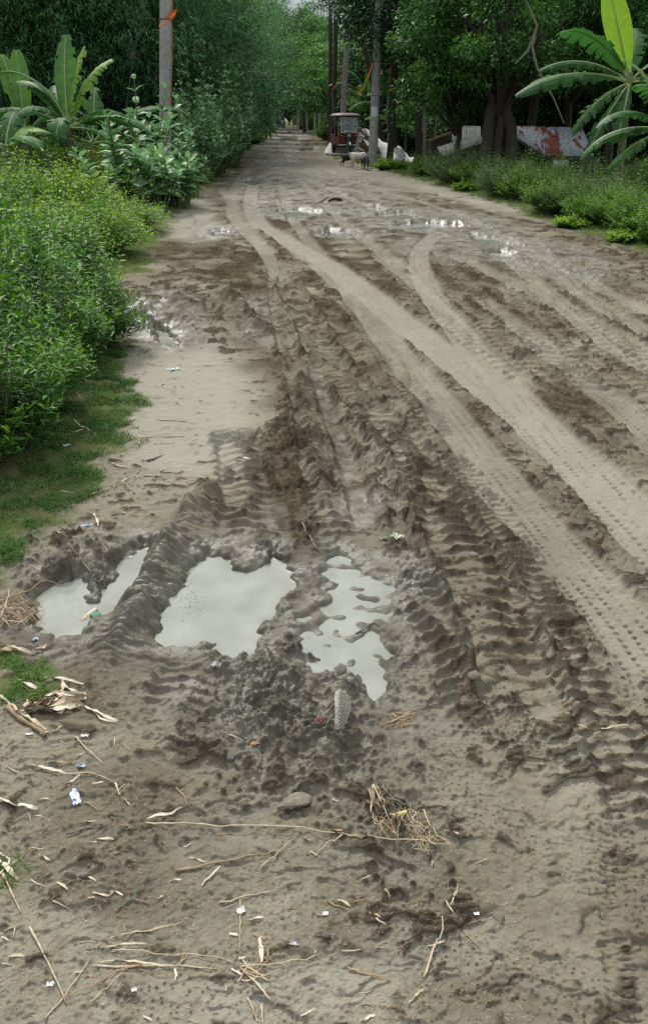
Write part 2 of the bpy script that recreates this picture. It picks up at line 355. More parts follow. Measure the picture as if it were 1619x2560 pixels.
tread([(1240, 560), (1290, 620), (1350, 680), (1440, 740), (1600, 815)], .24, .008, .009, .5, 4, .06)
tread([(1120, 700), (1240, 790), (1340, 870), (1440, 950), (1560, 1050)], .22, .006, .009, .4, 4, .05, 1.0)
tread([(600, 340), (640, 370), (700, 400), (760, 420)], .3, .01, .01, .5, 3, .1)
tread([(560, 460), (545, 500), (580, 550), (640, 600)], .24, .008, .008, .7, 3, .06)
for px_ in ([(520, 440), (560, 500), (620, 590), (660, 660)], [(700, 420), (760, 480), (850, 560), (960, 640)], [(620, 350), (660, 390), (760, 440), (900, 500), (1050, 560)], [(760, 400), (900, 450), (1060, 500), (1200, 570), (1330, 650)], [(600, 380), (560, 430), (540, 480)], [(660, 440), (690, 520), (760, 610), (860, 720)], [(1180, 600), (1300, 700), (1420, 800), (1560, 900)], [(1350, 640), (1430, 690), (1560, 750)]):
    tread(px_, .22, .010, .012, .55, 3, .07)
tread([(880, 600), (960, 660), (1050, 730), (1150, 830), (1250, 930)], .20, .004, .006, .4, 3, .04)
for a in range(7):
    x = 860+a*75; lug([(x, 560+a*10), (x+60+a*10, 640+a*14), (x+190+a*18, 760+a*18), (x+380, 900+a*14)], .18, .020, .13, .004, .4, .014, seed=a % 4)
# tractor marks
lug([(690, 600), (680, 680), (720, 760), (770, 850), (850, 950), (925, 1040), (990, 1130), (1040, 1220), (1100, 1320), (1150, 1440), (1200, 1560), (1260, 1690)], .26, .024, .085, .012, .5, .026, 1)
lug([(640, 620), (650, 700), (670, 800), (700, 900), (725, 1000), (745, 1120), (775, 1220), (800, 1280)], .17, .022, .075, .004, .5, .02, 2)
lug([(545, 1000), (565, 1080), (580, 1180), (560, 1280)], .24, .026, .085, .018, .6, .018, 3)
lug([(470, 1530), (430, 1620), (390, 1720)], .20, .016, .05, .010, .4, .02, 4)
lug([(1030, 1050), (1120, 1160), (1190, 1270), (1250, 1400), (1330, 1540), (1400, 1680), (1480, 1860), (1560, 2050)], .17, .018, .055, .004, .4, .012, 5)
lug([(940, 1340), (1010, 1460), (1080, 1600), (1140, 1740)], .17, .022, .065, .004, .5, .014, 6)
lug([(800, 700), (880, 800), (960, 920), (1050, 1040)], .18, .018, .07, .006, .5, .014, 7)
groove([(735, 850), (765, 950), (800, 1040), (835, 1130), (850, 1200), (880, 1290)], .14, .022, .55)
groove([(640, 1140), (650, 1220), (660, 1290)], .14, .015, .55)
groove([(1170, 1500), (1240, 1610), (1310, 1740)], .12, .012, .1)
ridge_line([(700, 870), (715, 950), (735, 1050), (745, 1130), (785, 1220)], .13, .045, .035, .012, 2)
ridge_line([(830, 960), (870, 1030), (920, 1120), (960, 1200), (1000, 1290)], .13, .050, .035, .012, 3)
ridge_line([(1240, 1450), (1290, 1560), (1330, 1640), (1400, 1740), (1440, 1840)], .07, .035, .03, .008, 4)
ridge_line([(1080, 1470), (1105, 1570), (1150, 1670)], .07, .035, .03, .008, 5)
ridge_line([(1140, 980), (1270, 1120), (1370, 1230), (1523, 1390)], .07, .018, .04, .006, 6)
ridge_line([(690, 1890), (740, 1820), (790, 1740), (800, 1640), (800, 1560)], .12, .045, .03, .010, 7)
ridge_line([(520, 1560), (600, 1500), (640, 1440), (700, 1390), (760, 1340)], .10, .020, .03, .006, 8)
ridge_line([(320, 700), (350, 745), (370, 800)], .2, .07, .06, .012, 9)
ridge_line([(420, 700), (450, 770), (510, 830)], .25, .06, .06, .012, 10)
ridge_line([(520, 690), (570, 740), (620, 800)], .3, .08, .07, .02, 11)
ridge_line([(40, 1390), (110, 1340), (200, 1330), (330, 1280)], .12, .02, .03, .006, 12)
chevron([(1420, 1780), (1438, 1900), (1448, 2050), (1452, 2200), (1462, 2420), (1475, 2650)], .075)
# foot and heel prints in the foreground, finger-long scrapes
for pts, w_, d_ in ((((930, 2010), (990, 2060), (1045, 2120)), .085, .014), (((985, 2120), (1080, 2170), (1160, 2140)), .05, .012), (((960, 2260), (1060, 2330), (1140, 2380)), .05, .007),
                    (((870, 1870), (960, 1900), (1050, 1900)), .06, .014), (((1000, 1870), (1060, 1820)), .05, .012), (((1130, 2290), (1230, 2350), (1330, 2380)), .03, .006),
                    (((880, 2240), (930, 2270), (990, 2300)), .05, .008), (((1280, 2130), (1330, 2190), (1400, 2270)), .03, .005), (((620, 2060), (700, 2030)), .05, .006)):
    groove(pts, w_, d_*1.5, 0, .5); ridge_line([(a-4, b-22) for a, b in pts], w_*.6, d_*1.3, .03, .003, 3)

# --- puddle basins: soft polygons pressed into the mud below each water level
def poly_sd(poly):
    W = np.array([P(x, y)[:2] for x, y in poly]); x0, y0 = W.min(0)-1.2; x1, y1 = W.max(0)+1.2
    idx = np.nonzero((X > x0) & (X < x1) & (Y > y0) & (Y < y1))[0]; px, py = X[idx], Y[idx]
    d = np.full(len(idx), 1e9); ins = np.zeros(len(idx), bool)
    for a, b in zip(W, np.roll(W, -1, 0)):
        e = b-a; t = np.clip(((px-a[0])*e[0]+(py-a[1])*e[1])/(e@e), 0, 1)
        d = np.minimum(d, np.hypot(px-a[0]-t*e[0], py-a[1]-t*e[1]))
        c = (a[1] > py) != (b[1] > py)
        with np.errstate(divide='ignore', invalid='ignore'): xi = a[0]+(py-a[1])/(b[1]-a[1])*e[0]
        ins ^= c & (px < xi)
    return idx, np.where(ins, -d, d), W
PUD = [([(715, 1450), (770, 1470), (900, 1480), (930, 1530), (900, 1600), (890, 1660), (850, 1640), (850, 1580), (760, 1560), (700, 1530)], -.026, .000, .040, .2),
       ([(480, 1297), (520, 1293), (545, 1303), (560, 1328), (590, 1332), (618, 1320), (640, 1292), (672, 1310), (692, 1352), (682, 1395), (650, 1435), (618, 1462), (614, 1500), (600, 1535), (555, 1548), (505, 1545), (494, 1522), (500, 1502), (440, 1510), (375, 1522), (366, 1490), (380, 1440), (405, 1395), (440, 1340)], -.020, .050, .007, .25),
       ([(75, 1400), (125, 1362), (185, 1345), (208, 1370), (220, 1395), (245, 1362), (285, 1305), (335, 1272), (372, 1278), (350, 1335), (312, 1410), (245, 1435), (210, 1450), (185, 1488), (130, 1488), (78, 1465)], -.022, .030, .010, .3),
       ([(752, 1312), (800, 1296), (838, 1305), (858, 1340), (915, 1352), (960, 1392), (950, 1432), (905, 1470), (905, 1530), (850, 1560), (800, 1520), (725, 1488), (712, 1450), (770, 1400)], -.022, .004, .040, .3),
       ([(720, 1500), (760, 1530), (890, 1560), (905, 1620), (880, 1650), (850, 1590), (760, 1580), (700, 1640)], -.018, .006, .024, .2),
       ([(350, 762), (382, 768), (425, 798), (412, 812), (372, 800)], -.035, .05, .012, .3),
       ([(305, 735), (330, 728), (345, 760), (330, 775)], -.035, .04, .012, .3),
       ([(930, 522), (1000, 518), (1090, 524), (1110, 532), (1000, 536), (940, 532)], -.05, .06, .02, .3),
       ([(885, 500), (960, 494), (990, 512), (900, 516)], -.045, .02, .03, .3),
       ([(640, 494), (700, 488), (762, 494), (750, 506), (680, 508)], -.045, .05, .03, .3),
       ([(800, 488), (890, 484), (915, 492), (840, 498)], -.045, .05, .03, .3),
       ([(1140, 588), (1180, 585), (1212, 594), (1200, 602), (1150, 600)], -.05, .05, .02, .3),
       ([(1100, 545), (1160, 552), (1220, 575), (1180, 582), (1120, 566)], -.045, .02, .03, .3),
       ([(565, 420), (600, 417), (625, 428), (590, 434)], -.05, .05, .03, .4),
       ([(498, 540), (530, 538), (540, 550), (505, 555)], -.04, .04, .02, .3),
       ([(655, 323), (700, 321), (706, 328), (660, 331)], -.05, .08, .02, .4),
       ([(660, 309), (690, 308), (694, 313), (664, 315)], -.05, .08, .02, .4),
       ([(700, 345), (740, 343), (738, 352), (705, 354)], -.05, .06, .03, .4),
       ([(770, 535), (830, 540), (810, 560), (760, 555)], -.045, .015, .03, .3)]
PW = []
for ps_, (poly, lev, dep, nz, far) in [(0, q) for q in PUD]+[(1, q) for q in PUD]:
    idx, sd, W = poly_sd(poly); scl = np.minimum(1+Y[idx]*.12, 4)
    sdn = sd+scl*(.022*pn(X[idx]/.11, Y[idx]/.11, 70)+.016*pn(X[idx]/.035, Y[idx]/.035, 71))
    ins = 1-sst(-.03*scl, .03*scl, sdn); near = 1-sst(0, .16*scl, sdn); nr2 = 1-sst(0, .34*scl, sdn)
    keep = Z[idx]
    target = lev-dep*sst(0, 1, -sdn/(.08*scl)+.35)+keep*.15+nz*.35*(pn(X[idx]/.06, Y[idx]/.06, 72)+.6*pn(X[idx]/.16, Y[idx]/.16, 73))*1.6
    Z[idx] = keep*(1-ins)+target*ins
    if ps_ == 0:
        Z[idx] = np.where((ins < .5) & (nr2 > .01), np.maximum(keep, lev+.004+.012*sst(0, .1, sdn)+keep*.3*near), keep); continue
    wet[idx] = np.maximum(wet[idx], near*.95)
    PW.append((idx, sd, W, lev, far))

ridge_line([(508, 1135), (475, 1185), (440, 1235), (400, 1300), (358, 1370), (315, 1450), (262, 1530), (215, 1600)], .20, .085, .026, .016, 0)
ridge_line([(300, 1580), (255, 1630), (215, 1665)], .12, .035, .03, .010, 1)
# --- verges
Lp = [(655, 301), (640, 305), (603, 330), (562, 362), (505, 435), (430, 492), (375, 560), (350, 640), (232, 668), (235, 720), (262, 770), (300, 810), (290, 870), (333, 935), (300, 1030), (268, 1090), (215, 1170), (130, 1240), (50, 1300), (15, 1360), (-80, 1440), (-500, 1800)]
Rp = [(690, 300), (725, 308), (752, 325), (765, 345), (778, 372), (850, 385), (905, 402), (1000, 430), (1100, 456), (1200, 490), (1300, 530), (1420, 570), (1523, 603), (1700, 665), (2400, 900), (3500, 1300)]
LW = np.array([P(*q)[:2] for q in Lp]); RW = np.array([P(*q)[:2] for q in Rp])
LW = LW[np.argsort(LW[:, 1])]; RW = RW[np.argsort(RW[:, 1])]
def edgeL(y): return np.interp(y, LW[:, 1], LW[:, 0], left=-2.6)
def edgeR(y): return np.interp(y, RW[:, 1], RW[:, 0], left=4.5)
ew = np.minimum(.08+Y*.012, .5)
eL = (edgeL(Y)-X)+ew*(pn(X/.3, Y/.3, 80)+.7*pn(X/.08, Y/.08, 81)); eR = (X-edgeR(Y))+ew*(pn(X/.5, Y/.5, 82)+.5*pn(X/.12, Y/.12, 83))
grass = np.maximum(sst(-.06, .10, eL), sst(-.1, .15, eR))
gp = mx_(E(40, 1600, 105, 62, 5, .25), .7*E(20, 2030, 70, 40, 0, .4))*sst(-.35, .1, pn(X/.06, Y/.06, 84)+.25)
grass = np.maximum(grass, gp)
vg = np.maximum(sst(0, .6, eL), sst(0, .8, eR))
Z = Z*(1-grass*.75)+grass*(.008+.012*pn(X/.15, Y/.15, 85))+vg*(.05+.05*pn(X/1.3, Y/1.3, 86))
Z = Z-1.3*sst(2.2, 6.5, eR)*sst(12, 16, Y)*(1-sst(48, 60, Y))
Z = np.where((Y > 60) | (np.abs(X) > 40), Z*.5, Z)
wet = wet*(1-grass)
Z2 = Z.reshape(SH)
def gz(x, y):
    """ground height below a point"""
    j = int(np.clip(np.searchsorted(YR, y)-1, 0, len(YR)-2)); fy = min(max((y-YR[j])/(YR[j+1]-YR[j]), 0), 1)
    u = x/(WR[j]*(1-fy)+WR[j+1]*fy); i = int(np.clip(np.searchsorted(U, u)-1, 0, len(U)-2)); fx = min(max((u-U[i])/(U[i+1]-U[i]), 0), 1)
    return float((Z2[j, i]*(1-fx)+Z2[j, i+1]*fx)*(1-fy)+(Z2[j+1, i]*(1-fx)+Z2[j+1, i+1]*fx)*fy)
def G(x, y, up=0.0):
    p = P(x, y); z = gz(p[0], p[1])
    q = P(x, y, z); return Vector((q[0], q[1], gz(q[0], q[1])+up))

def ground_mat():
    m, nt, b = mat_new('mud'); L = nt.links.new
    tc = N(nt, 'ShaderNodeTexCoord')
    def at(n):
        a = N(nt, 'ShaderNodeAttribute'); a.attribute_name = n; return a.outputs['Fac']
    def noise(s, d=5, r=.6):
        a = N(nt, 'ShaderNodeTexNoise'); a.inputs['Scale'].default_value = s; a.inputs['Detail'].default_value = d; a.inputs['Roughness'].default_value = r
        L(tc.outputs['Object'], a.inputs['Vector']); return a.outputs['Fac']
    def mixc(f, a, b_, bt='MIX'):
        x = N(nt, 'ShaderNodeMix', data_type='RGBA', blend_type=bt)
        for s, v in ((0, f), (6, a), (7, b_)):
            if hasattr(v, 'links'): L(v, x.inputs[s])
            else: x.inputs[s].default_value = v if s == 0 else (*v, 1)
        return x.outputs[2]
    def ramp(s, p0, p1, a=0, c=1):
        x = N(nt, 'ShaderNodeMapRange', interpolation_type='SMOOTHSTEP'); L(s, x.inputs[0]); x.inputs[1].default_value = p0; x.inputs[2].default_value = p1
        x.inputs[3].default_value = a; x.inputs[4].default_value = c; return x.outputs[0]
    def mul(a, b_):
        x = N(nt, 'ShaderNodeMath', operation='MULTIPLY'); L(a, x.inputs[0])
        if hasattr(b_, 'links'): L(b_, x.inputs[1])
        else: x.inputs[1].default_value = b_
        return x.outputs[0]
    c = mixc(ramp(noise(3.0), .35, .65), (.185, .168, .122), (.232, .212, .160))
    c = mixc(mul(ramp(noise(22, 6), .45, .7), .55), c, (.140, .121, .084))
    c = mixc(at('brown'), c, mixc(ramp(noise(30, 5), .4, .6), (.048, .037, .023), (.088, .069, .045)))
    c = mixc(mul(at('pale'), .75), c, (.285, .270, .218))
    wetc = mixc(ramp(noise(9, 5), .38, .62), (.052, .047, .034), (.108, .100, .077))
    c = mixc(mul(at('wet'), .85), c, wetc)
    c = mixc(mul(ramp(at('torn'), .1, .9), .8), c, mixc(ramp(noise(90, 4), .4, .6), (.024, .018, .011), (.056, .043, .028)))   # broken damp soil; also paints shade-like contrast onto ledges and crumbs
    # soaked crumbs and organic specks
    sp = ramp(noise(160, 3, .7), .60, .72); c = mixc(mul(sp, .35), c, (.07, .052, .035))
    sp2 = ramp(noise(420, 2, .5), .52, .66); c = mixc(mul(sp2, .32), c, (.085, .068, .048))
    sp3 = ramp(noise(300, 2, .5), .66, .74); c = mixc(mul(sp3, .25), c, (.42, .39, .33))
    rd = mul(ramp(noise(14, 4), .55, .75), at('stain')); c = mixc(rd, c, (.075, .03, .022))
    gr = mixc(ramp(noise(12, 5), .4, .6), (.060, .095, .026), (.11, .11, .05)); c = mixc(at('grass'), c, gr)
    L(c, b.inputs['Base Color'])
    wm = N(nt, 'ShaderNodeMath', operation='MULTIPLY_ADD'); L(ramp(noise(7, 5), .35, .65, .4, 1.15), wm.inputs[0]); L(at('wet'), wm.inputs[1]); wm.inputs[2].default_value = 0
    rg = ramp(wm.outputs[0], .15, 1.0, .9, .28); L(rg, b.inputs['Roughness'])
    sp_ = ramp(wm.outputs[0], .1, .8, .0, .38); L(sp_, b.inputs['Specular IOR Level'])
    h1 = noise(230, 5, .75); h2 = noise(55, 5, .65)
    bp = N(nt, 'ShaderNodeBump'); bp.inputs['Strength'].default_value = .55; bp.inputs['Distance'].default_value = .005
    iv = ramp(at('wet'), 0, 1, 1, .6)
    ad = N(nt, 'ShaderNodeMath', operation='ADD'); L(h1, ad.inputs[0]); L(mul(h2, 2.2), ad.inputs[1]); L(mul(ad.outputs[0], iv), bp.inputs['Height']); L(bp.outputs[0], b.inputs['Normal'])
    return m
M_MUD = ground_mat()
nr, nc = SH; ii = np.arange(nr*nc).reshape(nr, nc)
Q = np.stack([ii[:-1, :-1], ii[:-1, 1:], ii[1:, 1:], ii[1:, :-1]], -1).reshape(-1, 4)
onroad = (grass[Q].mean(1) < .5) & (Y[Q].mean(1) < 400) & (Y[Q].mean(1) > -20)
stain = mx_(E(420, 2310, 130, 50), .6*E(380, 2290, 60, 30))
for nm, msk in (('dirt_road', onroad), ('ground', ~onroad)):
    f = Q[msk]; used = np.unique(f); mp = np.full(nr*nc, -1); mp[used] = np.arange(len(used))
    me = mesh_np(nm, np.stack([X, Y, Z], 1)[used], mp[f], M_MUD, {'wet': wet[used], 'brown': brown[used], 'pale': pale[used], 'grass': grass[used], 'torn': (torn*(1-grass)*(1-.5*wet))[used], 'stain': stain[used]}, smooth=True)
    tag(obj(nm, me), kind='structure')

# --- water
def water_mat():
    m, nt, b = mat_new('muddy_water'); L = nt.links.new
    b.inputs['Base Color'].default_value = (.36, .36, .31, 1); b.inputs['Roughness'].default_value = .07; b.inputs['IOR'].default_value = 1.33
    b.inputs['Specular IOR Level'].default_value = .75
    tc = N(nt, 'ShaderNodeTexCoord'); no = N(nt, 'ShaderNodeTexNoise'); no.inputs['Scale'].default_value = 6; no.inputs['Detail'].default_value = 3; L(tc.outputs['Object'], no.inputs['Vector'])
    r = N(nt, 'ShaderNodeValToRGB'); r.color_ramp.elements[0].color = (.19, .196, .165, 1); r.color_ramp.elements[1].color = (.25, .256, .22, 1); r.color_ramp.elements[0].position = .35; r.color_ramp.elements[1].position = .65
    L(no.outputs['Fac'], r.inputs[0]); L(r.outputs[0], b.inputs['Base Color'])
    bp = N(nt, 'ShaderNodeBump'); bp.inputs['Strength'].default_value = .05; bp.inputs['Distance'].default_value = .01; L(no.outputs['Fac'], bp.inputs['Height']); L(bp.outputs[0], b.inputs['Normal'])
    return m
M_WATER = water_mat()
for k, (idx, sd, W, lev, far) in enumerate(PW):
    g = np.concatenate([W.min(0)-.25*far*4*.5, W.max(0)+.25*far*4*.5])
    c = W.mean(0); pts_ = sorted(map(tuple, W)); lo = []; hi = []
    for L_, seq in ((lo, pts_), (hi, pts_[::-1])):
        for p in seq:
            while len(L_) > 1 and (L_[-1][0]-L_[-2][0])*(p[1]-L_[-2][1])-(L_[-1][1]-L_[-2][1])*(p[0]-L_[-2][0]) <= 0: L_.pop()
            L_.append(p)
    hull = [c+(np.array(p)-c)*(1.22 if far < .3 or k < 6 else 1.08) for p in lo[:-1]+hi[:-1]]
    # a thin sheet a little wider than the basin; the mud itself cuts its shoreline
    me = mesh_np('puddle', [(p[0], p[1], lev) for p in hull], [tuple(range(len(hull)))], M_WATER)
    import bmesh
    bm = bmesh.new(); bm.from_mesh(me); bmesh.ops.triangulate(bm, faces=bm.faces[:]); 
    for f_ in bm.faces:
        if f_.normal.z < 0: f_.normal_flip()
    bm.to_mesh(me); bm.free()
    tag(obj('puddle', me), kind='structure')
# ================================================================= LEAVES AND PLANTS
def unit(a): return a/np.maximum(np.linalg.norm(a, axis=-1, keepdims=True), 1e-9)
def leaf_mesh(name, pos, d, L, Wd, v, mat, up=None, fold=.18, droop=.15, simple_=False, nr_=None):
    """many real leaves in one mesh: base, two flanks, tip (and a sunk midrib point for near leaves)"""
    n = len(pos); rg = nr_ or RNG; d = unit(d)
    upv = unit((np.array([0, 0, 1.0]) if up is None else up)+rg.normal(0, .35, (n, 3)))
    s = unit(np.cross(d, upv)); nn = np.cross(s, d); L = L[:, None]; Wd = Wd[:, None]
    b = pos; t = pos+d*L-nn*L*droop; m = pos+d*L*.45-nn*Wd*fold*.0
    r = pos+d*L*.42+s*Wd*.5+nn*Wd*fold; l = pos+d*L*.42-s*Wd*.5+nn*Wd*fold
    if simple_:
        V = np.stack([b, r, t, l], 1).reshape(-1, 3); k = np.arange(n)[:, None]*4
        F = np.concatenate([k, k+1, k+2, k+3], 1); vv = np.repeat(v, 4)
    else:
        V = np.stack([b, r, t, l, m], 1).reshape(-1, 3); k = np.arange(n)[:, None]*5
        F = np.concatenate([np.concatenate([k, k+1, k+2, k+4], 1), np.concatenate([k, k+4, k+2, k+3], 1)]); vv = np.repeat(v, 5)
    return mesh_np(name, V, F, mat, {'v': vv})
def rdir(n, rg=RNG): return unit(rg.normal(0, 1, (n, 3)))
LM = dict(
    shrub=leaf_mat('shrub_leaf', (.020, .070, .010), (.060, .180, .018), (.19, .37, .032), .55, .28),
    vine=leaf_mat('vine_leaf', (.045, .120, .014), (.125, .26, .024), (.32, .43, .045), .6, .32),
    weed=leaf_mat('weed_leaf', (.034, .100, .016), (.100, .215, .030), (.22, .36, .055), .6, .3),
    gray=leaf_mat('dusty_weed_leaf', (.038, .080, .028), (.085, .150, .050), (.16, .23, .085), .6, .25),
    milk=leaf_mat('milkweed_leaf', (.085, .175, .075), (.15, .28, .12), (.27, .42, .18), .5, .3),
    bamboo=leaf_mat('bamboo_leaf', (.026, .080, .036), (.075, .185, .072), (.16, .31, .095), .6, .25, .2),
    tree=leaf_mat('tree_leaf', (.020, .062, .018), (.065, .170, .036), (.21, .36, .050), .5, .28, .2),
    dark=leaf_mat('dark_tree_leaf', (.014, .042, .018), (.032, .085, .030), (.080, .165, .040), .5, .2, .2),
    grass=leaf_mat('grass_blade', (.036, .085, .018), (.060, .140, .026), (.16, .20, .06), .6, .3),
    banana=leaf_mat('banana_leaf', (.030, .090, .026), (.060, .150, .042), (.24, .40, .05), .6, .35, .08))
M_STEM = simple('green_stem', (.10, .13, .05), .7, scale=20); M_TWIG = simple('brown_twig', (.10, .08, .055), .85, scale=20)
M_BARK = simple('dark_bark', (.045, .036, .028), .9, scale=7, bump=.8); M_BARK2 = simple('pale_bark', (.19, .17, .13), .9, scale=9, bump=.6)
M_CULM = simple('bamboo_culm', (.07, .10, .04), .6, scale=9)

def bush_meshes(nm, n_stem, r, h, leafL, leafW, per, mat, rg, spread=.9, top=.5, simple_=False, up=.5, stem_r=.004, trail=0.0):
    """stems rising from the foot to a domed surface, leaves in pairs up each stem"""
    a = rg.random(n_stem)*2*np.pi; q = np.sqrt(rg.random(n_stem)); hz = h*(.35+.65*np.sqrt(np.maximum(0, 1-q**2*.85)))*(.62+.5*rg.random(n_stem))*(1+.6*pn(np.cos(a)*q*2.6+len(nm), np.sin(a)*q*2.6, int(rg.integers(90))))*np.where(rg.random(n_stem) < .07, 1.5, 1)
    tip = np.stack([np.cos(a)*q*r, np.sin(a)*q*r, hz], 1); foot = tip*np.array([.45, .45, 0])+rg.normal(0, .03, (n_stem, 3))*np.array([1, 1, 0])
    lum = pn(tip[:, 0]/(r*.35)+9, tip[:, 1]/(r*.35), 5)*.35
    P_, D_, V_, Ls = [], [], [], []
    for k in range(per):
        f = 1-(1-top*.0)*(k/per)*.75 if per > 1 else 1.0
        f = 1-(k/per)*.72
        c = foot+(tip-foot)*f+np.stack([pn(np.full(n_stem, f*3.0)+a*9, a*5, 3), pn(np.full(n_stem, f*3.0)+a*7, a*3, 4), np.zeros(n_stem)], 1)*r*.12
        if trail: c[:, 2] -= trail*(q**3)*rg.random(n_stem)*f
        ang = a*3+k*2.4+rg.normal(0, .4, n_stem)
        for sgn in (0, np.pi):
            d = np.stack([np.cos(ang+sgn), np.sin(ang+sgn), up+rg.normal(0, .3, n_stem)+(.5 if k == 0 else 0)], 1)
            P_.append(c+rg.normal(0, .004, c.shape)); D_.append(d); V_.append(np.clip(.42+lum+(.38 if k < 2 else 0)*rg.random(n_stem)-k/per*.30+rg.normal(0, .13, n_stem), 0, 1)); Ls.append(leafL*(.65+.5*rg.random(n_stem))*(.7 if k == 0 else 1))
    P_ = np.concatenate(P_); D_ = np.concatenate(D_); V_ = np.concatenate(V_); Ls = np.concatenate(Ls)
    P_[:, 2] = np.maximum(P_[:, 2], .01)
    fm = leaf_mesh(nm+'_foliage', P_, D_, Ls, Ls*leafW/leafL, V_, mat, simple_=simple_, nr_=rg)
    sb = []; sf = []
    for i in range(n_stem):
        k = len(sb); o = stem_r
        sb += [foot[i]+[o, 0, 0], foot[i]+[-o, o, 0], foot[i]+[-o, -o, 0], tip[i]+[o*.3, 0, 0], tip[i]+[-o*.3, o*.3, 0], tip[i]+[-o*.3, -o*.3, 0]]
        sf += [(k, k+1, k+4, k+3), (k+1, k+2, k+5, k+4), (k+2, k, k+3, k+5)]
    return fm, mesh_np(nm+'_stems', sb, sf, M_STEM)
def bush_kind(nm, nvar, *a, **k): return [bush_meshes(nm, *a, rg=np.random.default_rng(100+i+len(nm)*7), **k) for i in range(nvar)]
KB = dict(
    shrub=bush_kind('leafy_shrub', 2, 420, .50, .55, .062, .021, 9, LM['shrub'], up=.35),
    vine=bush_kind('vine', 2, 900, 1.15, .85, .070, .034, 6, LM['vine'], simple_=True, up=.4, trail=.15),
    weed=bush_kind('weed', 3, 560, .85, .95, .060, .024, 10, LM['weed'], simple_=True, up=.7),
    gray=bush_kind('dusty_weed', 1, 600, 1.0, 1.2, .050, .018, 10, LM['gray'], simple_=True, up=.8),
    pale=bush_kind('pale_bush', 2, 120, 1.3, 2.9, .24, .11, 8, LM['milk'], up=.9, stem_r=.012),
    low=bush_kind('low_leafy', 1, 260, .55, .35, .10, .055, 5, LM['vine'], up=.4))
NPL = [0]
def bush(kind, x, y, sc, label, group=None, cat='shrub', name=None, hs=1.0, back=.35):
    """x, y: where its front foot meets the ground in the view"""
    f, s = KB[kind][NPL[0] % len(KB[kind])]; NPL[0] += 1
    r = {'pale': 1.3, 'shrub': .5, 'vine': 1.15, 'weed': .85, 'gray': 1.0, 'low': .55}[kind]*sc
    p = P(x, y); dr = unit(p[:2]); c = p[:2]+dr*r*back*2+np.array([(-.62 if kind in ('vine', 'weed') else -.02)*r if p[0] < -.2 and y > 350 and kind != 'pale' else .25*r if y > 380 else 0, 0])
    t = empty(name or {'pale': 'pale_bush', 'shrub': 'leafy_shrub', 'vine': 'vine_thicket', 'weed': 'roadside_weed', 'gray': 'wild_bush', 'low': 'low_plant'}[kind], (c[0], c[1], gz(c[0], c[1])-.01), random.uniform(0, 6.28))
    t.scale = (sc, sc, sc*hs)
    obj('foliage', f, t); obj('stems', s, t); tag(t, label, cat, group); return t
G1 = 'dark leafy shrubs along the left edge of the mud'
for x, y, sc, hs, lb in ((-25, 1150, 1.0, 1.05, 'dark green leafy shrub nearest the camera beside the grass strip'),
                     (70, 1030, .9, 1.05, 'dark green leafy shrub second from the camera on the left verge'),
                     (120, 915, .95, .95, 'glossy dark leafy shrub bulging over the grass strip on the left'),
                     (205, 850, 1.0, .9, 'rounded dark shrub furthest right of the near left bank'),
                     (-60, 960, 1.2, 1.15, 'tall dark leafy shrub cut by the left frame edge behind the nearest one'),
                     (40, 850, 1.3, 1.1, 'broad dark leafy shrub in the middle of the near left bank'),
                     (150, 765, 1.2, .9, 'dark leafy shrub below the small grass gap on the left bank'),
                     (-70, 790, 1.5, 1.15, 'large dark shrub at the left frame edge behind the near bank')):
    bush('shrub', x, y, sc, lb, G1, hs=hs)
for x, y, k, sc, hs, lb in ((70, 705, 'shrub', 1.6, 1.05, 'mid green leafy shrub left of the grass gap'),
                        (-60, 680, 'weed', 1.3, 1.0, 'bushy green weed at the left frame edge below the vines'),
                        (60, 610, 'weed', 1.3, 1.0, 'pale green bushy weed at the left end of the vine bank'),
                        (190, 610, 'vine', .85, .85, 'yellow green vine thicket behind the grass gap'),
                        (305, 628, 'vine', .85, .95, 'yellow speckled vine mound leaning over the mud edge'),
                        (355, 560, 'vine', .75, .8, 'small vine mound at the mud edge right of the yellow one'),
                        (235, 548, 'vine', 1.15, 1.0, 'wide yellow green vine thicket in the middle of the left bank'),
                        (110, 540, 'vine', 1.15, 1.1, 'vine thicket rising at the left of the bank'),
                        (420, 490, 'vine', .9, .9, 'bright vine mound spilling towards the pale mud edge'),
                        (330, 480, 'vine', 1.2, 1.0, 'vine thicket behind the bright mound on the left bank'),
                        (475, 440, 'weed', 1.1, 1.0, 'green weed clump at the corner of the left bank by the mud'),
                        (400, 430, 'vine', 1.3, 1.0, 'vine covered mound in front of the tall milkweed'),
                        (230, 440, 'vine', 1.5, 1.0, 'vine covered mound in front of the banana plants'),
                        (505, 410, 'weed', 1.2, 1.0, 'leafy weed under the pale leaved bush on the left bank'),
                        (535, 385, 'weed', 1.3, 1.0, 'leafy weed at the far mud edge under the pale leaved bush'),
                        (560, 362, 'weed', 1.4, 1.0, 'green bush at the road edge before the bamboo'),
                        (585, 340, 'weed', 1.8, .9, 'low green bush where the bamboo shade begins'),
                        (20, 500, 'gray', 1.4, 1.05, 'grey green feathery bush below the banana plants at the left edge'),
                        (-50, 540, 'gray', 1.3, 1.0, 'grey green feathery bush cut by the left frame edge'),
                        (130, 425, 'gray', 1.6, 1.0, 'dusty feathery bush between banana stem and vines'),
                        (300, 400, 'weed', 1.8, 1.0, 'green undergrowth clump left of the large concrete pole'),
                        (450, 385, 'weed', 1.8, 1.0, 'green undergrowth clump right of the large concrete pole')):
    bush(k, x, y, sc, lb, 'undergrowth of the left bank', hs=hs*(.78 if k == 'vine' else .42 if y < 445 else .6))
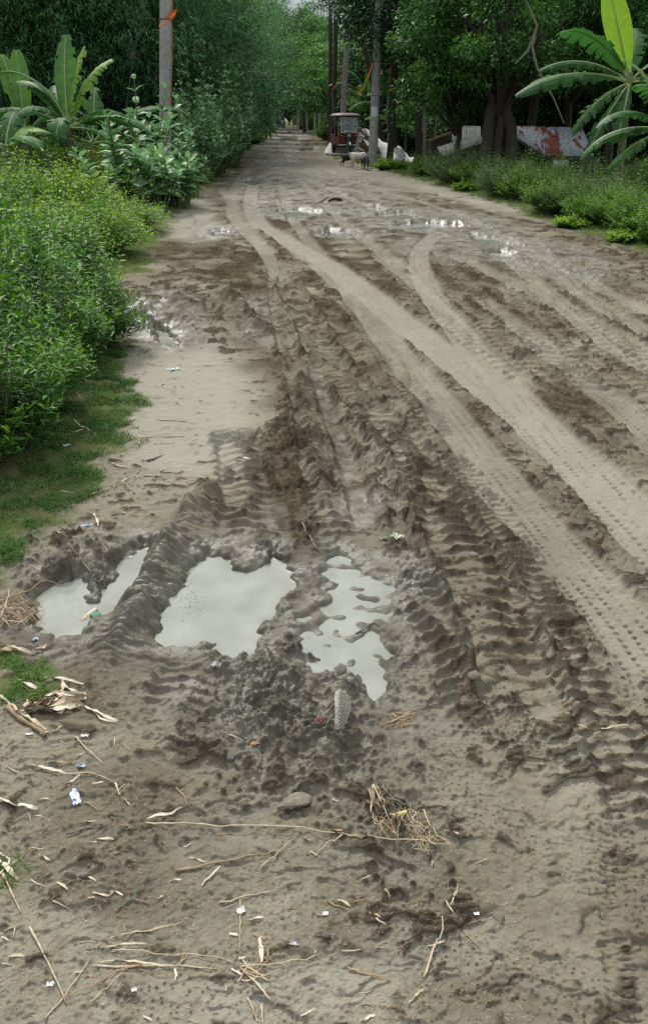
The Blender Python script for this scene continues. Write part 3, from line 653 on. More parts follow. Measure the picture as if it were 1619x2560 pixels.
for x, y, k, sc, hs, lb in ((1000, 418, 'weed', 1.0, .8, 'small bright weed clump just right of the white tarpaulin'),
                        (1060, 440, 'gray', 1.2, .9, 'greyish weed clump before the first shed'),
                        (1120, 448, 'weed', 1.2, .9, 'green weed clump before the thick tree trunks'),
                        (1180, 472, 'gray', 1.1, .9, 'grey green seeding weed by the thick tree trunks'),
                        (1230, 480, 'weed', 1.1, .95, 'green weed clump in front of the rusty roof, road side'),
                        (1290, 512, 'weed', .95, .95, 'rounded green weed clump at the bend of the right verge'),
                        (1345, 520, 'gray', 1.0, .9, 'grey green weed with seed heads on the right verge'),
                        (1385, 535, 'weed', .9, 1.0, 'green weed clump left of the banana plant foot'),
                        (1440, 548, 'weed', .9, 1.0, 'green weed clump in front of the banana plant'),
                        (1500, 570, 'weed', .9, 1.0, 'green weed clump near the right frame edge'),
                        (1570, 590, 'weed', .95, 1.0, 'green weed clump cut by the right frame edge'),
                        (1030, 405, 'weed', 1.5, .9, 'taller weed clump behind the small bright one on the right verge'),
                        (1110, 415, 'gray', 1.6, 1.0, 'tall grey green weed clump below the pale sheet roof'),
                        (1200, 432, 'weed', 1.6, 1.0, 'tall weed clump hiding the foot of the thick tree trunks'),
                        (1280, 450, 'weed', 1.6, 1.0, 'tall weed clump just below the rusty roof'),
                        (1370, 470, 'gray', 1.5, 1.0, 'tall dusty weed clump left of the banana stem'),
                        (1450, 485, 'weed', 1.5, 1.0, 'tall weed clump right of the banana stem'),
                        (1540, 510, 'weed', 1.5, 1.1, 'tall weed clump behind the edge of the right verge'),
                        (898, 402, 'low', .75, 1.2, 'dark low plant tuft at the foot of the tall roadside pole'),
                        (925, 402, 'low', .7, 1.2, 'small leafy tuft at the foot of the dark tree trunk'),
                        (1330, 540, 'low', .6, .7, 'low broad leaved plant at the road edge below the rusty roof'),
                        (1460, 575, 'low', .6, .7, 'low broad leaved plant at the road edge near the right frame edge'),
                        (1090, 452, 'low', .8, .7, 'low bright plant at the road edge below the pale sheet roof')):
    bush(k, x, y, sc, lb, 'weeds of the right verge', hs=hs*(.9 if k == 'low' else .40 if y < 490 and sc > 1.4 else .60), cat='weed')
for x, y, sc, hs, lb in ((478, 420, .85, .95, 'pale leaved tall bush just right of the large concrete pole'), (508, 398, .95, 1.0, 'pale leaved bush between the pole and the road edge, tallest of its row'), (538, 372, 1.0, 1.0, 'pale leaved bush leaning over the road edge'), (562, 352, 1.0, .9, 'farthest pale leaved bush before the dark bamboo'), (440, 430, .8, .85, 'pale leaved bush directly behind the large concrete pole')):
    bush('pale', x, y, sc, lb, 'pale leaved bushes right of the large pole', hs=hs)
for k, (x, y, sc) in enumerate(((760, 330, 1.6), (765, 318, 2.0), (722, 307, 3.5), (640, 311, 3.0), (622, 318, 2.4), (600, 328, 1.8), (708, 304, 4.0))):
    bush('weed', x+(16 if x > 680 else -14), y, sc, 'low green bush at the %s side of the far end of the road' % ('right' if x > 680 else 'left'), 'low bushes lining the far road, %s side' % ('right' if x > 680 else 'left'))

# ---- grass: real blades on the verge strips
def grass_strip(name, n, region, L, label, rg):
    x0, x1, y0, y1 = region; px = rg.uniform(x0, x1, n*3); py = rg.uniform(y0, y1, n*3)
    j = np.clip(np.searchsorted(YR, py)-1, 0, len(YR)-2); wv = WR[j]; u = px/wv; i = np.clip(np.searchsorted(U, u)-1, 0, len(U)-2)
    g = grass.reshape(SH)[j, i]; z = Z2[j, i]; keep = (g > .25+.5*rg.random(len(g))) & (pn(px/.16, py/.16, 93)+.4*pn(px/.05, py/.05, 94) > -.30+.25*rg.random(len(g))); px, py, z = px[keep][:n], py[keep][:n], z[keep][:n]; m = len(px)
    hgt = L*(.5+.9*rg.random(m))*(.75+.6*pn(px/.2, py/.2, 90)); a = rg.random(m)*6.283
    d = np.stack([np.cos(a)*.8, np.sin(a)*.8, .35+.9*rg.random(m)], 1)
    v = np.clip(.45+.5*pn(px/.25, py/.25, 91)+rg.normal(0, .18, m), 0, 1)
    me = leaf_mesh(name, np.stack([px, py, z-.004], 1), d, hgt, .0032+.02*hgt, v, LM['grass'], droop=.25, simple_=True, nr_=rg)
    return tag(obj(name, me), label, 'grass', kind='stuff')
grg = np.random.default_rng(5)
grass_strip('grass', 60000, (-2.6, -.9, 2.0, 6.3), .058, 'short green grass between the near left shrubs and the mud', grg)
grass_strip('grass', 12000, (-5, -1.6, 6.0, 13), .10, 'short grass in the gap of the left bank', grg)
grass_strip('grass', 5000, (-1.4, -.7, 1.2, 2.0), .045, 'small grass patch at the left frame edge by the dry husks', grg)
grass_strip('grass', 60000, (1.2, 9, 9, 34), .17, 'bright grass strip along the right road edge', grg)

# ---- milkweed with big round paired leaves
def big_leaf(L, W, rg, n=6, curl=.25, fold=.3):
    vs, fs = [], []
    for i in range(n+1):
        t = i/n; w_ = W*.5*(math.sin(math.pi*min(1, t*.93+.07))**.75 if 0 < t < 1 else .04); z = -curl*L*t*t
        for k, s in enumerate((-1, -.5, 0, .5, 1)): vs.append((t*L, s*w_, z+fold*abs(s)*w_+rg.normal(0, .003)))
        if i: fs += [((i-1)*5+k, (i-1)*5+k+1, i*5+k+1, i*5+k) for k in range(4)]
    return vs, fs
def milkweed(x, y, H, n_st, L, label, Y=None, seed=0, ratio=.6, group='milkweed plants around the large concrete pole'):
    rg = np.random.default_rng(300+seed); p = P(x, y) if Y is None else PY(x, y, Y); base = (p[0], p[1], gz(p[0], p[1]))
    t = empty('milkweed_plant', base); tag(t, label, 'plant', group); leafs = []
    for s in range(n_st):
        a = rg.random()*6.283; q = rg.random()**.6*H*.45; top = Vector((math.cos(a)*q, math.sin(a)*q, H*(.55+.45*rg.random()))); mid = top*.5+Vector((rg.normal(0, .05), rg.normal(0, .05), .1))
        mb = MB(); mb.tube([(top.x*.15, top.y*.15, 0), mid, top], [.022, .016, .009], 6); mb.build('stem', M_STEM, t, True)
        npair = 7
        for k in range(npair):
            f = 1-k*.11; c = mid*(1-f)*2+top*(2*f-1) if f > .5 else mid*(f*2)
            for sg in (0, math.pi):
                an = k*1.57+s+sg+rg.normal(0, .2); up_ = .9-k*.13+rg.normal(0, .15); l = L*(.55+.12*min(k, 4)+.1*rg.random())
                leafs.append((c, an, up_, l))
    for c, an, up_, l in leafs:
        vs, fs = big_leaf(l, l*ratio, rg); M = Matrix.Translation(c)@Matrix.Rotation(an, 4, 'Z')@Matrix.Rotation(-up_, 4, 'Y')@Matrix.Rotation(rg.normal(0, .3), 4, 'X')
        me = mesh_np('leaf', vs, fs, LM['milk'], {'v': np.full(len(vs), float(np.clip(.45+rg.normal(0, .22), 0, 1)))}, smooth=True); o = obj('leaf', me, t); o.matrix_local = M
    return t
milkweed(352, 470, 2.3, 6, .28, 'tallest milkweed with big round leaves just left of the large concrete pole', seed=1)
milkweed(290, 490, 1.55, 7, .30, 'milkweed with big round leaves further left of the large concrete pole', seed=2)
milkweed(415, 485, 1.4, 7, .30, 'milkweed with big round leaves in front of the large concrete pole', seed=3)
milkweed(462, 462, 1.2, 5, .26, 'shorter milkweed to the right of the large concrete pole foot', seed=4)
milkweed(330, 462, 1.7, 7, .32, 'broad milkweed between the tallest one and the left one', seed=9)
milkweed(385, 500, 1.1, 6, .32, 'low spreading milkweed with the largest round leaves, before the pole', seed=10)
milkweed(440, 490, .95, 6, .28, 'low milkweed at the right of the one before the pole', seed=11)
milkweed(240, 505, 1.15, 4, .26, 'small milkweed leaning out of the vines on the left bank', seed=5)

# ---- banana plants
M_BSTEM = simple('banana_stem', (.16, .17, .07), .7, scale=6, col2=(.09, .075, .04), bump=.4)
M_RIB = simple('banana_midrib', (.22, .30, .10), .5, scale=5)
def banana_leaf(L, W, rise, arch, tear, rg, v, nseg=24):
    """returns blade mesh and rib mesh; rib lies in the local XZ plane"""
    pts = []; p = Vector((0, 0, 0)); a = rise
    for i in range(nseg+1):
        pts.append(p.copy()); p = p+Vector((math.cos(a), 0, math.sin(a)))*(L/nseg); a -= arch/nseg*(.4+1.2*i/nseg)
    vs, fs, vv = [], [], []
    for sd in (-1, 1):
        hang = 0
        for i in range(3, nseg):
            t0 = i/nseg; t1 = (i+1)/nseg; prof = lambda t: W*.5*max(.03, (math.sin(math.pi*min(1, (t-.1)/.93))**.55 if t > .1 else 0.03))
            if rg.random() < tear: hang = rg.uniform(.1, 1.3)*tear*1.3
            cut = .75 if rg.random() < tear else 1
            T0 = (pts[i+1]-pts[i]).normalized(); nz = Vector((-T0.z, 0, T0.x))
            k = len(vs)
            for t_, pp in ((t0, pts[i]), (t0+(t1-t0)*(.97 if rg.random() < tear else 1), pts[i]+(pts[i+1]-pts[i]))):
                w_ = prof(t_)*cut
                for q in (0, .35, .7, 1):
                    ang = .5-q*(.7+hang); r_ = pp+Vector((0, sd, 0))*w_*q*math.cos(ang*.8)+nz*w_*(q*.28*(1-q)-q*q*(.05+hang*.42))+T0*w_*q*.22*(1-0*q)
                    if hang: r_.z -= w_*q*q*hang*.35
                    vs.append(tuple(r_)); vv.append(v+rg.normal(0, .05))
            fs += [(k+j, k+j+1, k+5+j, k+4+j) for j in range(3)]
    mb = MB(); mb.tube(pts, [.028*(1-.85*i/nseg)*L/2+.003 for i in range(nseg+1)], 5)
    return vs, fs, np.clip(vv, 0, 1), mb
def banana(x, y, Y, H, leaves, label, seed=0, lean=(0, 0), group=None, nm='banana_plant', stemr=.10):
    """leaves: (azimuth deg: 0=right, 90=away, 270=to camera; rise deg; arch rad; length; width; tear; v)"""
    rg = np.random.default_rng(500+seed); p = PY(x, y, Y); z = gz(p[0], p[1]); t = empty(nm, (p[0], p[1], z)); tag(t, label, 'banana plant', group)
    top = Vector((lean[0], lean[1], H)); mb = MB(); mb.tube([(0, 0, 0), top*.5, top], [stemr, stemr*.8, stemr*.5], 10); mb.build('stem', M_BSTEM, t, True)
    for az_, rise, arch, L, W, tear, v, *rl in leaves:
        vs, fs, vv, rib = banana_leaf(L, W*1.3, math.radians(rise), arch, tear, rg, v)
        me = mesh_np('leaf', vs, fs, LM['banana'], {'v': vv}, smooth=tear < .1); o = obj('leaf', me, t); o.matrix_local = Matrix.Translation(top*.93)@Matrix.Rotation(math.radians(az_), 4, 'Z')@Matrix.Rotation(math.radians(rl[0] if rl else rg.uniform(-25, 25)), 4, Vector((math.cos(math.radians(rise)), 0, math.sin(math.radians(rise)))))
        rib.build('midrib', M_RIB, o, True)
    return t
banana(1482, 240, 19, 2.6, [(178, 68, -.38, 1.95, .42, .0, .98, 78), (180, 52, 1.3, 2.1, .5, .35, .25), (172, 30, 1.1, 2.0, .42, .5, .2), (186, 14, 1.0, 2.5, .5, .4, .22),
      (200, -20, 1.0, 1.6, .4, .8, .35), (0, 48, 1.4, 1.8, .5, .3, .3), (20, 20, 1.4, 1.8, .5, .5, .25), (330, 5, 1.5, 1.6, .45, .6, .3), (215, -45, .6, 1.7, .4, .7, .2), (250, -40, .8, 1.4, .4, .6, .2), (80, 60, 1.0, 1.8, .5, .3, .3)],
      'banana plant with one upright yellow green leaf at the right edge', 1, (-.1, 0))
banana(1560, 330, 16.5, 1.5, [(170, 10, 1.4, 1.7, .45, .6, .3), (190, 35, 1.6, 1.6, .45, .5, .35), (210, 60, 1.4, 1.5, .4, .3, .45), (150, 70, .9, 1.6, .4, .1, .6), (20, 40, 1.2, 1.6, .5, .4, .3), (195, -15, .8, 1.3, .4, .8, .5)], 'lower banana plant cut by the right frame edge', 2)
LB = 'banana plants of the left bank'
banana(160, 285, 19, 1.5, [(95, 82, .5, 1.9, .42, .12, .55), (170, 72, 1.7, 1.9, .42, .05, .35), (160, 62, 1.2, 1.6, .42, .15, .5), (60, 78, .5, 1.7, .40, .5, .85), (40, 66, .9, 1.9, .36, .7, .8), (20, 35, 1.5, 1.5, .42, .25, .25),
      (185, 30, 1.2, 2.0, .45, .5, .25), (200, 8, 1.2, 2.0, .45, .5, .3), (350, 20, 1.2, 2.2, .42, .4, .3), (340, 0, .9, 1.9, .42, .5, .25), (280, 30, 1.8, 1.3, .42, .4, .2), (240, 45, 1.7, 1.4, .42, .3, .3), (120, 50, 1.0, 1.8, .4, .4, .3)],
      'banana plant with broken upright leaves at the centre of the left group', 3, group=LB)
banana(60, 300, 20, 1.3, [(100, 84, .4, 1.8, .36, .1, .6), (130, 75, .6, 1.9, .36, .1, .6), (190, 40, 1.4, 1.8, .42, .5, .25), (10, 50, 1.6, 1.6, .42, .4, .25), (170, 20, 1.3, 1.8, .4, .6, .3), (340, 10, 1.3, 1.8, .42, .5, .3), (250, 30, 1.7, 1.4, .4, .3, .25)], 'banana plant second from the left frame edge', 4, group=LB)
banana(215, 310, 21, 1.1, [(10, 42, 1.3, 2.6, .42, .35, .3), (30, 30, 1.2, 2.2, .42, .4, .25), (150, 60, 1.3, 1.5, .4, .4, .3), (340, 8, 1.0, 2.0, .42, .5, .25), (80, 70, .7, 1.5, .38, .5, .5), (200, 20, 1.3, 1.6, .4, .5, .25)], 'banana plant whose long leaf reaches right towards the large pole', 5, group=LB)
banana(15, 360, 17.5, 1.1, [(30, 50, 2.2, 1.3, .42, .05, .8), (330, 35, 1.6, 1.2, .42, .2, .5), (190, 50, 1.5, 1.4, .4, .2, .5), (80, 60, 1.2, 1.3, .4, .3, .3), (270, 20, 1.5, 1.1, .4, .3, .4)], 'small banana plant at the left frame edge with a bright folded leaf', 6, group=LB)
FB = 'banana plants behind the roadside poles'
for k, (x, y, Y, H, lb) in enumerate(((915, 255, 55, 2.6, 'banana plant with a bright broken leaf just left of the tall roadside pole'), (955, 300, 53, 1.8, 'banana plant behind the dark trunk by the white tarpaulin'),
                       (860, 250, 58, 3.0, 'banana plant above the roof of the red three-wheeler'), (1015, 285, 45, 2.0, 'banana plant among the thin poles right of the dark trunk'), (925, 215, 62, 4.0, 'far tall banana plant behind the roadside poles'), (840, 200, 75, 5.0, 'farthest tall banana plant above the three-wheeler'))):
    rg = np.random.default_rng(k); banana(x, y, Y, H, [(i*47+rg.uniform(-15, 15), rg.uniform(15, 75), rg.uniform(.8, 1.5), rg.uniform(2.2, 3.0), .6, .4, rg.uniform(.2, .6)) for i in range(8)], lb, 20+k, group=FB)

# ---- bamboo and broadleaf trees
def bamboo_foliage(nm, rg, n_culm=44, per=150, H=9.0, R=2.6):
    P_, D_, V_ = [], [], []; cul = MB()
    for c in range(n_culm):
        a = rg.random()*6.283; reach = R*(.35+.75*rg.random()); h = H*(.45+.55*rg.random()) if c % 3 else H*(.25+.3*rg.random())
        t = np.linspace(.08, 1, per)+rg.normal(0, .02, per); bx, by = rg.normal(0, .35, 2)
        r = reach*t**2.2; z = h*(np.sin(t*1.75)/.98)
        c0 = np.stack([bx+np.cos(a)*r, by+np.sin(a)*r, z], 1); off = rg.normal(0, 1, (per, 3))*np.array([.30, .30, .24])*(.5+.9*np.sin(np.clip(t, 0, 1)*2.6))[:, None]
        spray = c0+off; tone = rg.normal(0, .2)
        for k in range(5):
            d = np.stack([np.cos(a)*.5+rg.normal(0, .55, per), np.sin(a)*.5+rg.normal(0, .55, per), -.35+rg.normal(0, .35, per)], 1)
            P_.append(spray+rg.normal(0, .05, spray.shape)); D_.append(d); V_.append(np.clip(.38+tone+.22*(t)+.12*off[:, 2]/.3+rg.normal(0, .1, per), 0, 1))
        tt = np.linspace(0, 1, 7)
        if c % 3 == 0: cul.tube(np.stack([bx+np.cos(a)*reach*tt**2.2, by+np.sin(a)*reach*tt**2.2, h*np.sin(tt*1.75)/.98], 1), [.045*(1-.8*q) for q in tt], 5, False)
    P_ = np.concatenate(P_); D_ = np.concatenate(D_); V_ = np.concatenate(V_); k = P_[:, 2] > .25
    L = .20*(.6+.7*rg.random(k.sum()))
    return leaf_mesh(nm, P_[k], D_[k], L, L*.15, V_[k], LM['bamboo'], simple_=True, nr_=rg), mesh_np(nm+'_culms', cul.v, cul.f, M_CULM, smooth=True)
BAM = [bamboo_foliage('bamboo_foliage', np.random.default_rng(900+i)) for i in range(2)]
def bamboo(x, Y, sc, label, group, i):
    X_ = PY(x, 300, Y)[0]; t = empty('bamboo_clump', (X_, Y, gz(X_, Y)), random.uniform(0, 6.28), sc); tag(t, label, 'bamboo', group)
    f, c = BAM[i % 2]; obj('foliage', f, t); obj('culms', c, t); return t
def crown_meshes(nm, rg, R=(2.6, 2.6, 2.4), n_cl=85, per=230, L=.13, W=.055, mat=None, cr=.55, hollow=.55):
    c = rdir(n_cl, rg)*(hollow+(1-hollow)*rg.random((n_cl, 1))**.6); c[:, 2] = np.where(c[:, 2] < -.6, c[:, 2]*.6, c[:, 2]); c = c*np.array(R)
    c += rg.normal(0, .25, c.shape)
    P_ = np.repeat(c, per, 0); o = rdir(len(P_), rg)*rg.random((len(P_), 1))**.45*cr*(.6+.8*np.repeat(rg.random((n_cl, 1)), per, 0))*np.array([1.15, 1.15, .62])
    V_ = .36+np.repeat(rg.normal(0, .13, n_cl), per)+.32*o[:, 2]/cr+rg.normal(0, .12, len(P_))  # top light put into leaf tone: clump tops paler, undersides darker
    D_ = o/cr*1.2+rdir(len(P_), rg)*.7+np.array([0, 0, -.15]); Ls = L*(.6+.7*rg.random(len(P_)))
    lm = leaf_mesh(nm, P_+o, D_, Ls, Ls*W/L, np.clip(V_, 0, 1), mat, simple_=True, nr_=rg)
    br = MB()
    for q in c[::2]:
        m = Vector(q)*.5+Vector((rg.normal(0, .2), rg.normal(0, .2), -R[2]*.25)); br.tube([(0, 0, -R[2]*.95), m, q], [.07, .045, .012], 5, False)
    return lm, mesh_np(nm+'_branches', br.v, br.f, M_BARK, smooth=True)
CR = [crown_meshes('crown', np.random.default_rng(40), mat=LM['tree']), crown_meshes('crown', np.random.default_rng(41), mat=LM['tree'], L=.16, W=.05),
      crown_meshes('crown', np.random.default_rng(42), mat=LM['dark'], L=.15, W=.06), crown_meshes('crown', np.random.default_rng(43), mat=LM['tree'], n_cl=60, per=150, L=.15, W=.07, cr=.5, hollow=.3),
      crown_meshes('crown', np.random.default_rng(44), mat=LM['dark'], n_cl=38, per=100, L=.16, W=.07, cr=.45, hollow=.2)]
def tree(x, Y, kind, h_mid, sx, sz, label, group=None, trunk=((0, 0),), tr=.16, bark=None, rz=None, nm='tree'):
    """h_mid: height of the crown's middle; sx, sz: crown width and height factors"""
    X_ = PY(x, 300, Y)[0]; z = gz(X_, Y); t = empty(nm, (X_, Y, z)); tag(t, label, 'tree', group); f, b = CR[kind]; r = random.uniform(0, 6.28) if rz is None else rz
    c = obj('crown', f, t, (0, 0, h_mid-z), (0, 0, r), (sx, sx, sz)); obj('branches', b, c)
    for dx, dy in trunk:
        mb = MB(); H = h_mid-z-2.2*sz*.7; n = 7; pts = [(dx*(1-i/n)+.06*math.sin(i*1.9+dx*5), dy*(1-i/n)+.05*math.cos(i*1.4), (H+.6)*i/n) for i in range(n+1)]
        mb.tube(pts, [tr*(1.35 if i == 0 else 1.05-.4*i/n) for i in range(n+1)], 9); mb.build('trunk', bark or M_BARK, t, True)
    return t
# left wall of bamboo, near to far along the left side of the road
BL = [(-140, 25, 1.0), (-30, 27, 1.05), (60, 29, 1.1), (150, 28, 1.05), (240, 30, 1.15), (330, 29, 1.1), (400, 32, 1.15), (455, 34, 1.2), (490, 39, 1.25), (515, 45, 1.3), (545, 52, 1.35), (565, 60, 1.4), (585, 70, 1.5), (605, 82, 1.6), (622, 98, 1.45), (636, 118, 1.5),
      (-80, 34, 1.4), (100, 36, 1.4), (260, 37, 1.5), (370, 42, 1.5), (430, 50, 1.6)]
BLAB = ['bamboo clump cut by the left frame edge', 'bamboo clump behind the leftmost banana leaves', 'bamboo clump above the second banana plant from the left', 'bamboo clump above the broken upright banana leaves', 'bamboo clump behind the guy wire left of the large pole', 'bamboo clump just left of the large concrete pole', 'bamboo clump directly right of the large concrete pole',
        'bamboo clump behind the pale leaved bushes', 'bamboo clump beyond the pale leaved bushes at the road', 'bamboo clump where the left roadside turns dark', 'first bamboo clump arching over the shaded left roadside', 'second bamboo clump arching over the shaded left roadside', 'third bamboo clump over the left roadside, mid way to the road end', 'bamboo clump over the left roadside opposite the seated person', 'bamboo clump near the road end on the left', 'farthest bamboo clump on the left beside the sky gap',
        'tall bamboo at the far left behind the front row', 'tall bamboo behind the front row above the banana group', 'tall bamboo behind the front row left of the large pole', 'tall bamboo behind the front row right of the large pole', 'tall bamboo behind the front row nearest the road']
for i, (x, Y, s) in enumerate(BL):
    bamboo(x, Y, s, (BLAB[i]),
           ('bamboo of the left wall' if i < 7 else 'bamboo along the far left roadside' if i < 16 else 'second row of bamboo on the left'), i)
# right side
tree(1170, 25, 0, 4.3, 1.05, 1.15, 'broad leafy tree with thick dark forked trunks between the two sheds', trunk=((-.45, 0), (.1, .1), (.55, -.1)), tr=.19)
tree(1070, 27, 1, 3.7, .8, 1.1, 'leafy tree left of the thick trunks, drooping over the first shed', trunk=((.2, 0),), tr=.10)
tree(1330, 31, 1, 4.6, 1.1, 1.1, 'leafy tree behind the rusty roof', tr=.16)
tree(1440, 26, 0, 5.0, .9, 1.0, 'bright leafy tree behind the upright banana leaf', tr=.14)
tree(1560, 24, 1, 4.6, 1.0, 1.1, 'leafy tree cut by the right frame edge', tr=.16)
tree(985, 33, 2, 5.6, 1.1, 1.2, 'dense dark tree above the thin poles', tr=.14)
tree(917, 36.5, 2, 6.6, .9, .9, 'dark slim trunked tree standing through the white tarpaulin', tr=.20, trunk=((.1, 0),))
tree(1250, 36, 2, 7.2, 1.5, 1.4, 'tall dark tree behind the one with the thick trunks', tr=.2)
tree(1430, 38, 2, 8.0, 1.6, 1.5, 'tall dark tree at the back of the right side', tr=.2)
tree(1100, 42, 2, 7.0, 1.5, 1.5, 'tall dark tree behind the first shed', tr=.2)
tree(1560, 36, 2, 7.0, 1.6, 1.5, 'tall dark tree at the far right back', tr=.2)
tree(835, 48, 4, 8.0, 1.25, 1.0, 'open crowned tree whose branches stand against the sky', tr=.16, trunk=((1.6, 0),))
tree(900, 56, 4, 7.5, 1.5, 1.4, 'open crowned tree behind the tall roadside pole', tr=.18)
for i, (x, Y, k, h, sx, sz) in enumerate(((800, 66, 1, 4.2, 1.3, 1.2), (850, 74, 1, 4.5, 1.8, 1.35), (805, 84, 0, 5.0, 1.5, 1.6), (782, 102, 1, 7.5, 1.8, 2.2), (770, 125, 0, 8.0, 2.0, 2.4), (757, 155, 1, 9.0, 2.4, 3.0), (738, 195, 0, 10, 3.0, 3.4), (650, 160, 1, 8, 2.6, 2.8), (664, 200, 0, 8.5, 2.6, 3.0), (700, 150, 1, 11.0, 3.0, 3.2), (668, 185, 0, 12.5, 3.4, 3.7), (715, 120, 1, 9.5, 2.0, 2.1), (690, 240, 1, 12, 4.4, 4.0), (680, 300, 0, 10, 4, 4), (710, 300, 1, 10, 4, 4),
        (940, 70, 1, 5, 2.0, 1.6), (1020, 56, 1, 8, 2.0, 2.2), (1180, 55, 0, 9, 2.4, 2.4), (1340, 55, 1, 9, 2.4, 2.4), (1500, 52, 0, 9, 2.4, 2.4), (820, 110, 0, 5.5, 2.6, 1.8), (640, 130, 0, 7.5, 1.8, 2.2), (900, 110, 1, 5.5, 3.0, 1.8), (1150, 50, 1, 3.2, 1.4, 1.1), (1020, 62, 0, 3.0, 1.6, 1.1), (900, 66, 1, 3.0, 1.7, 1.2), (1400, 42, 1, 3.2, 1.8, 1.1), (1270, 44, 0, 3.0, 1.6, 1.1), (950, 60, 1, 1.8, 1.8, .9), (1095, 50, 0, 1.6, 1.1, .9), (1160, 42, 1, 1.5, 1.6, .9), (1230, 47, 0, 1.7, 1.7, .9), (1330, 45, 1, 1.5, 1.7, .9), (1460, 40, 0, 1.6, 1.6, .9), (1560, 40, 1, 1.6, 1.6, .9))):
    tree(x, Y, k, h, sx, sz, ('leafy tree closing the far end of the road' if Y >= 84 and x < 760 else '%s leafy tree in the wood %s' % ('low' if h < 2 else 'small' if h < 4.6 else 'tall', next(w_ for q_, w_ in ((790, 'left of the three-wheeler'), (812, 'behind the left end of the three-wheeler roof'), (860, 'above the three-wheeler'), (925, 'beyond the tall roadside pole'), (945, 'beyond the dark slim trunk'), (1010, 'beyond the white tarpaulin'), (1060, 'behind the pale bare poles'), (1110, 'above the cement sheet shed'), (1158, 'just left of the thick trunks'), (1200, 'behind the thick trunks'), (1300, 'between thick trunks and rusty roof'), (1350, 'behind the rusty roof'), (1450, 'between rusty roof and banana plant'), (1530, 'behind the right banana plant'), (9999, 'at the right frame edge')) if x <= q_))), ('trees closing the far end of the road' if Y >= 84 and x < 760 else 'trees in the wood on the right'), tr=.2)
# ================================================================= POLES, VEHICLES, SHEDS, TARPAULIN
M_CONC = simple('weathered_concrete', (.30, .30, .28), .9, scale=3.5, var=.35, bump=.6)
M_ORANGE = simple('orange_cloth', (.85, .19, .03), .8, scale=10, var=.25)
M_WIRE = simple('dark_wire', (.03, .03, .03), .6); M_WHITE = simple('white_ceramic', (.6, .6, .58), .4)
M_GALV = simple('galvanised_sheet', (.50, .55, .60), .45, .55, scale=3, var=.25); M_RUST = simple('rusted_sheet', (.28, .085, .035), .85, scale=5, col2=(.36, .30, .26), var=.3)
M_CEM = simple('pale_cement_sheet', (.52, .51, .46), .9, scale=3, var=.3); M_WOOD = simple('old_wood', (.17, .12, .08), .85, scale=6, var=.4)
M_WALLD = simple('dark_bamboo_wall', (.09, .075, .055), .9, scale=6, var=.4)
def ribbon(base, w_, h_, sd, loc):
    rg = np.random.default_rng(sd); n, m = 9, 5; vs = []
    for i in range(n):
        t = i/(n-1)
        for j in range(m):
            s = j/(m-1)-.5; wd = w_*.42*(.35+1.1*math.sin(math.pi*min(1, t*.8+.15)))
            vs.append((-t*w_+s*wd*.5, .05*math.sin(t*6+sd)*w_*2+.02*math.sin(s*9), -t*h_+s*wd+.12*h_*math.sin(t*5+sd)))
    fs = [(i*m+j, i*m+j+1, (i+1)*m+j+1, (i+1)*m+j) for i in range(n-1) for j in range(m-1)]
    o = obj('orange_cloth', mesh_np('orange_cloth', vs, fs, M_ORANGE, smooth=True), None, loc)
    return o
def pole(xb, yb, xt, yt, r0, r1, label, cat='utility pole', nm='utility_pole', mat=None, top=3.5, band=False, n=14, group=None, Y=None, kink=0):
    b = PY(xb, yb, Y) if Y else P(xb, yb); b[2] = gz(b[0], b[1])-.05; tp = PY(xt, yt, b[1]); d = (tp-b); tp = b+d*(1+top/max(d[2], .5)) if top else tp
    t = empty(nm, b); tag(t, label, cat, group); mb = MB(); L = tp-b
    pts = [Vector(L)*(i/10)+Vector((kink*math.sin(i*1.7), kink*math.cos(i), 0)) for i in range(11)]
    mb.tube(pts, [r0+(r1-r0)*i/10 for i in range(11)], n); mb.build('shaft', mat or M_CONC, t, True)
    return t, b, L
def at_pix(b, L, y):
    """point of the pole's axis seen at height y of the view"""
    best = min(np.linspace(0, 1, 400), key=lambda f: abs(to_disp(*(b+L*f))[1]-y)); return b+L*best
t, b, L = pole(388, 442, 390, 0, .150, .132, 'large round concrete pole rising from the milkweed on the left bank', n=20, top=4.5)
r_ = at_pix(b, L, 46); mb = MB(); mb.torus(Vector(r_-b), .150, .012, 'Z', 20, 6); mb.build('band', M_WIRE, t, True)
c = ribbon(b, .42, .22, 1, r_+np.array([.27, -.10, .10])); tag(c, 'orange cloth strip tied to the large concrete pole, flapping left', 'cloth strip')
mb = MB(); q = [at_pix(b, L, yy)-b+np.array([.16, -.05, 0]) for yy in (-60, 0, 30, 60, 110, 200, 260)]; mb.tube([v+np.array([.012*math.sin(i*2), 0, 0]) for i, v in enumerate(q)], .012, 6); mb.build('cable', simple('orange_cable', (.45, .14, .05), .6), t, True)
g0 = PY(340, 20, b[1]-1); g1 = PY(314, 130, b[1]-1); g2 = PY(296, 265, b[1]-1)
w_ = empty('guy_wire', g2); tag(w_, 'thin dark guy wire with an insulator, left of the large concrete pole', 'wire')
mb = MB(); up_ = g0+(g0-g1)*1.2; mb.tube([Vector(g2-g2)+Vector((0, 0, -1.2)), g2-g2, g1-g2, g0-g2, up_-g2], .012, 5); mb.build('wire', M_WIRE, w_, True)
mb = MB(); mb.tube([g1-g2-np.array([.01, 0, .06]), g1-g2, g1-g2+np.array([.015, 0, .07])], [.03, .045, .03], 8); mb.build('insulator', M_WIRE, w_, True)
t, b, L = pole(875, 392, 892, 0, .175, .125, 'tall concrete pole with a white paper mark between three-wheeler and goats', n=16, top=4)
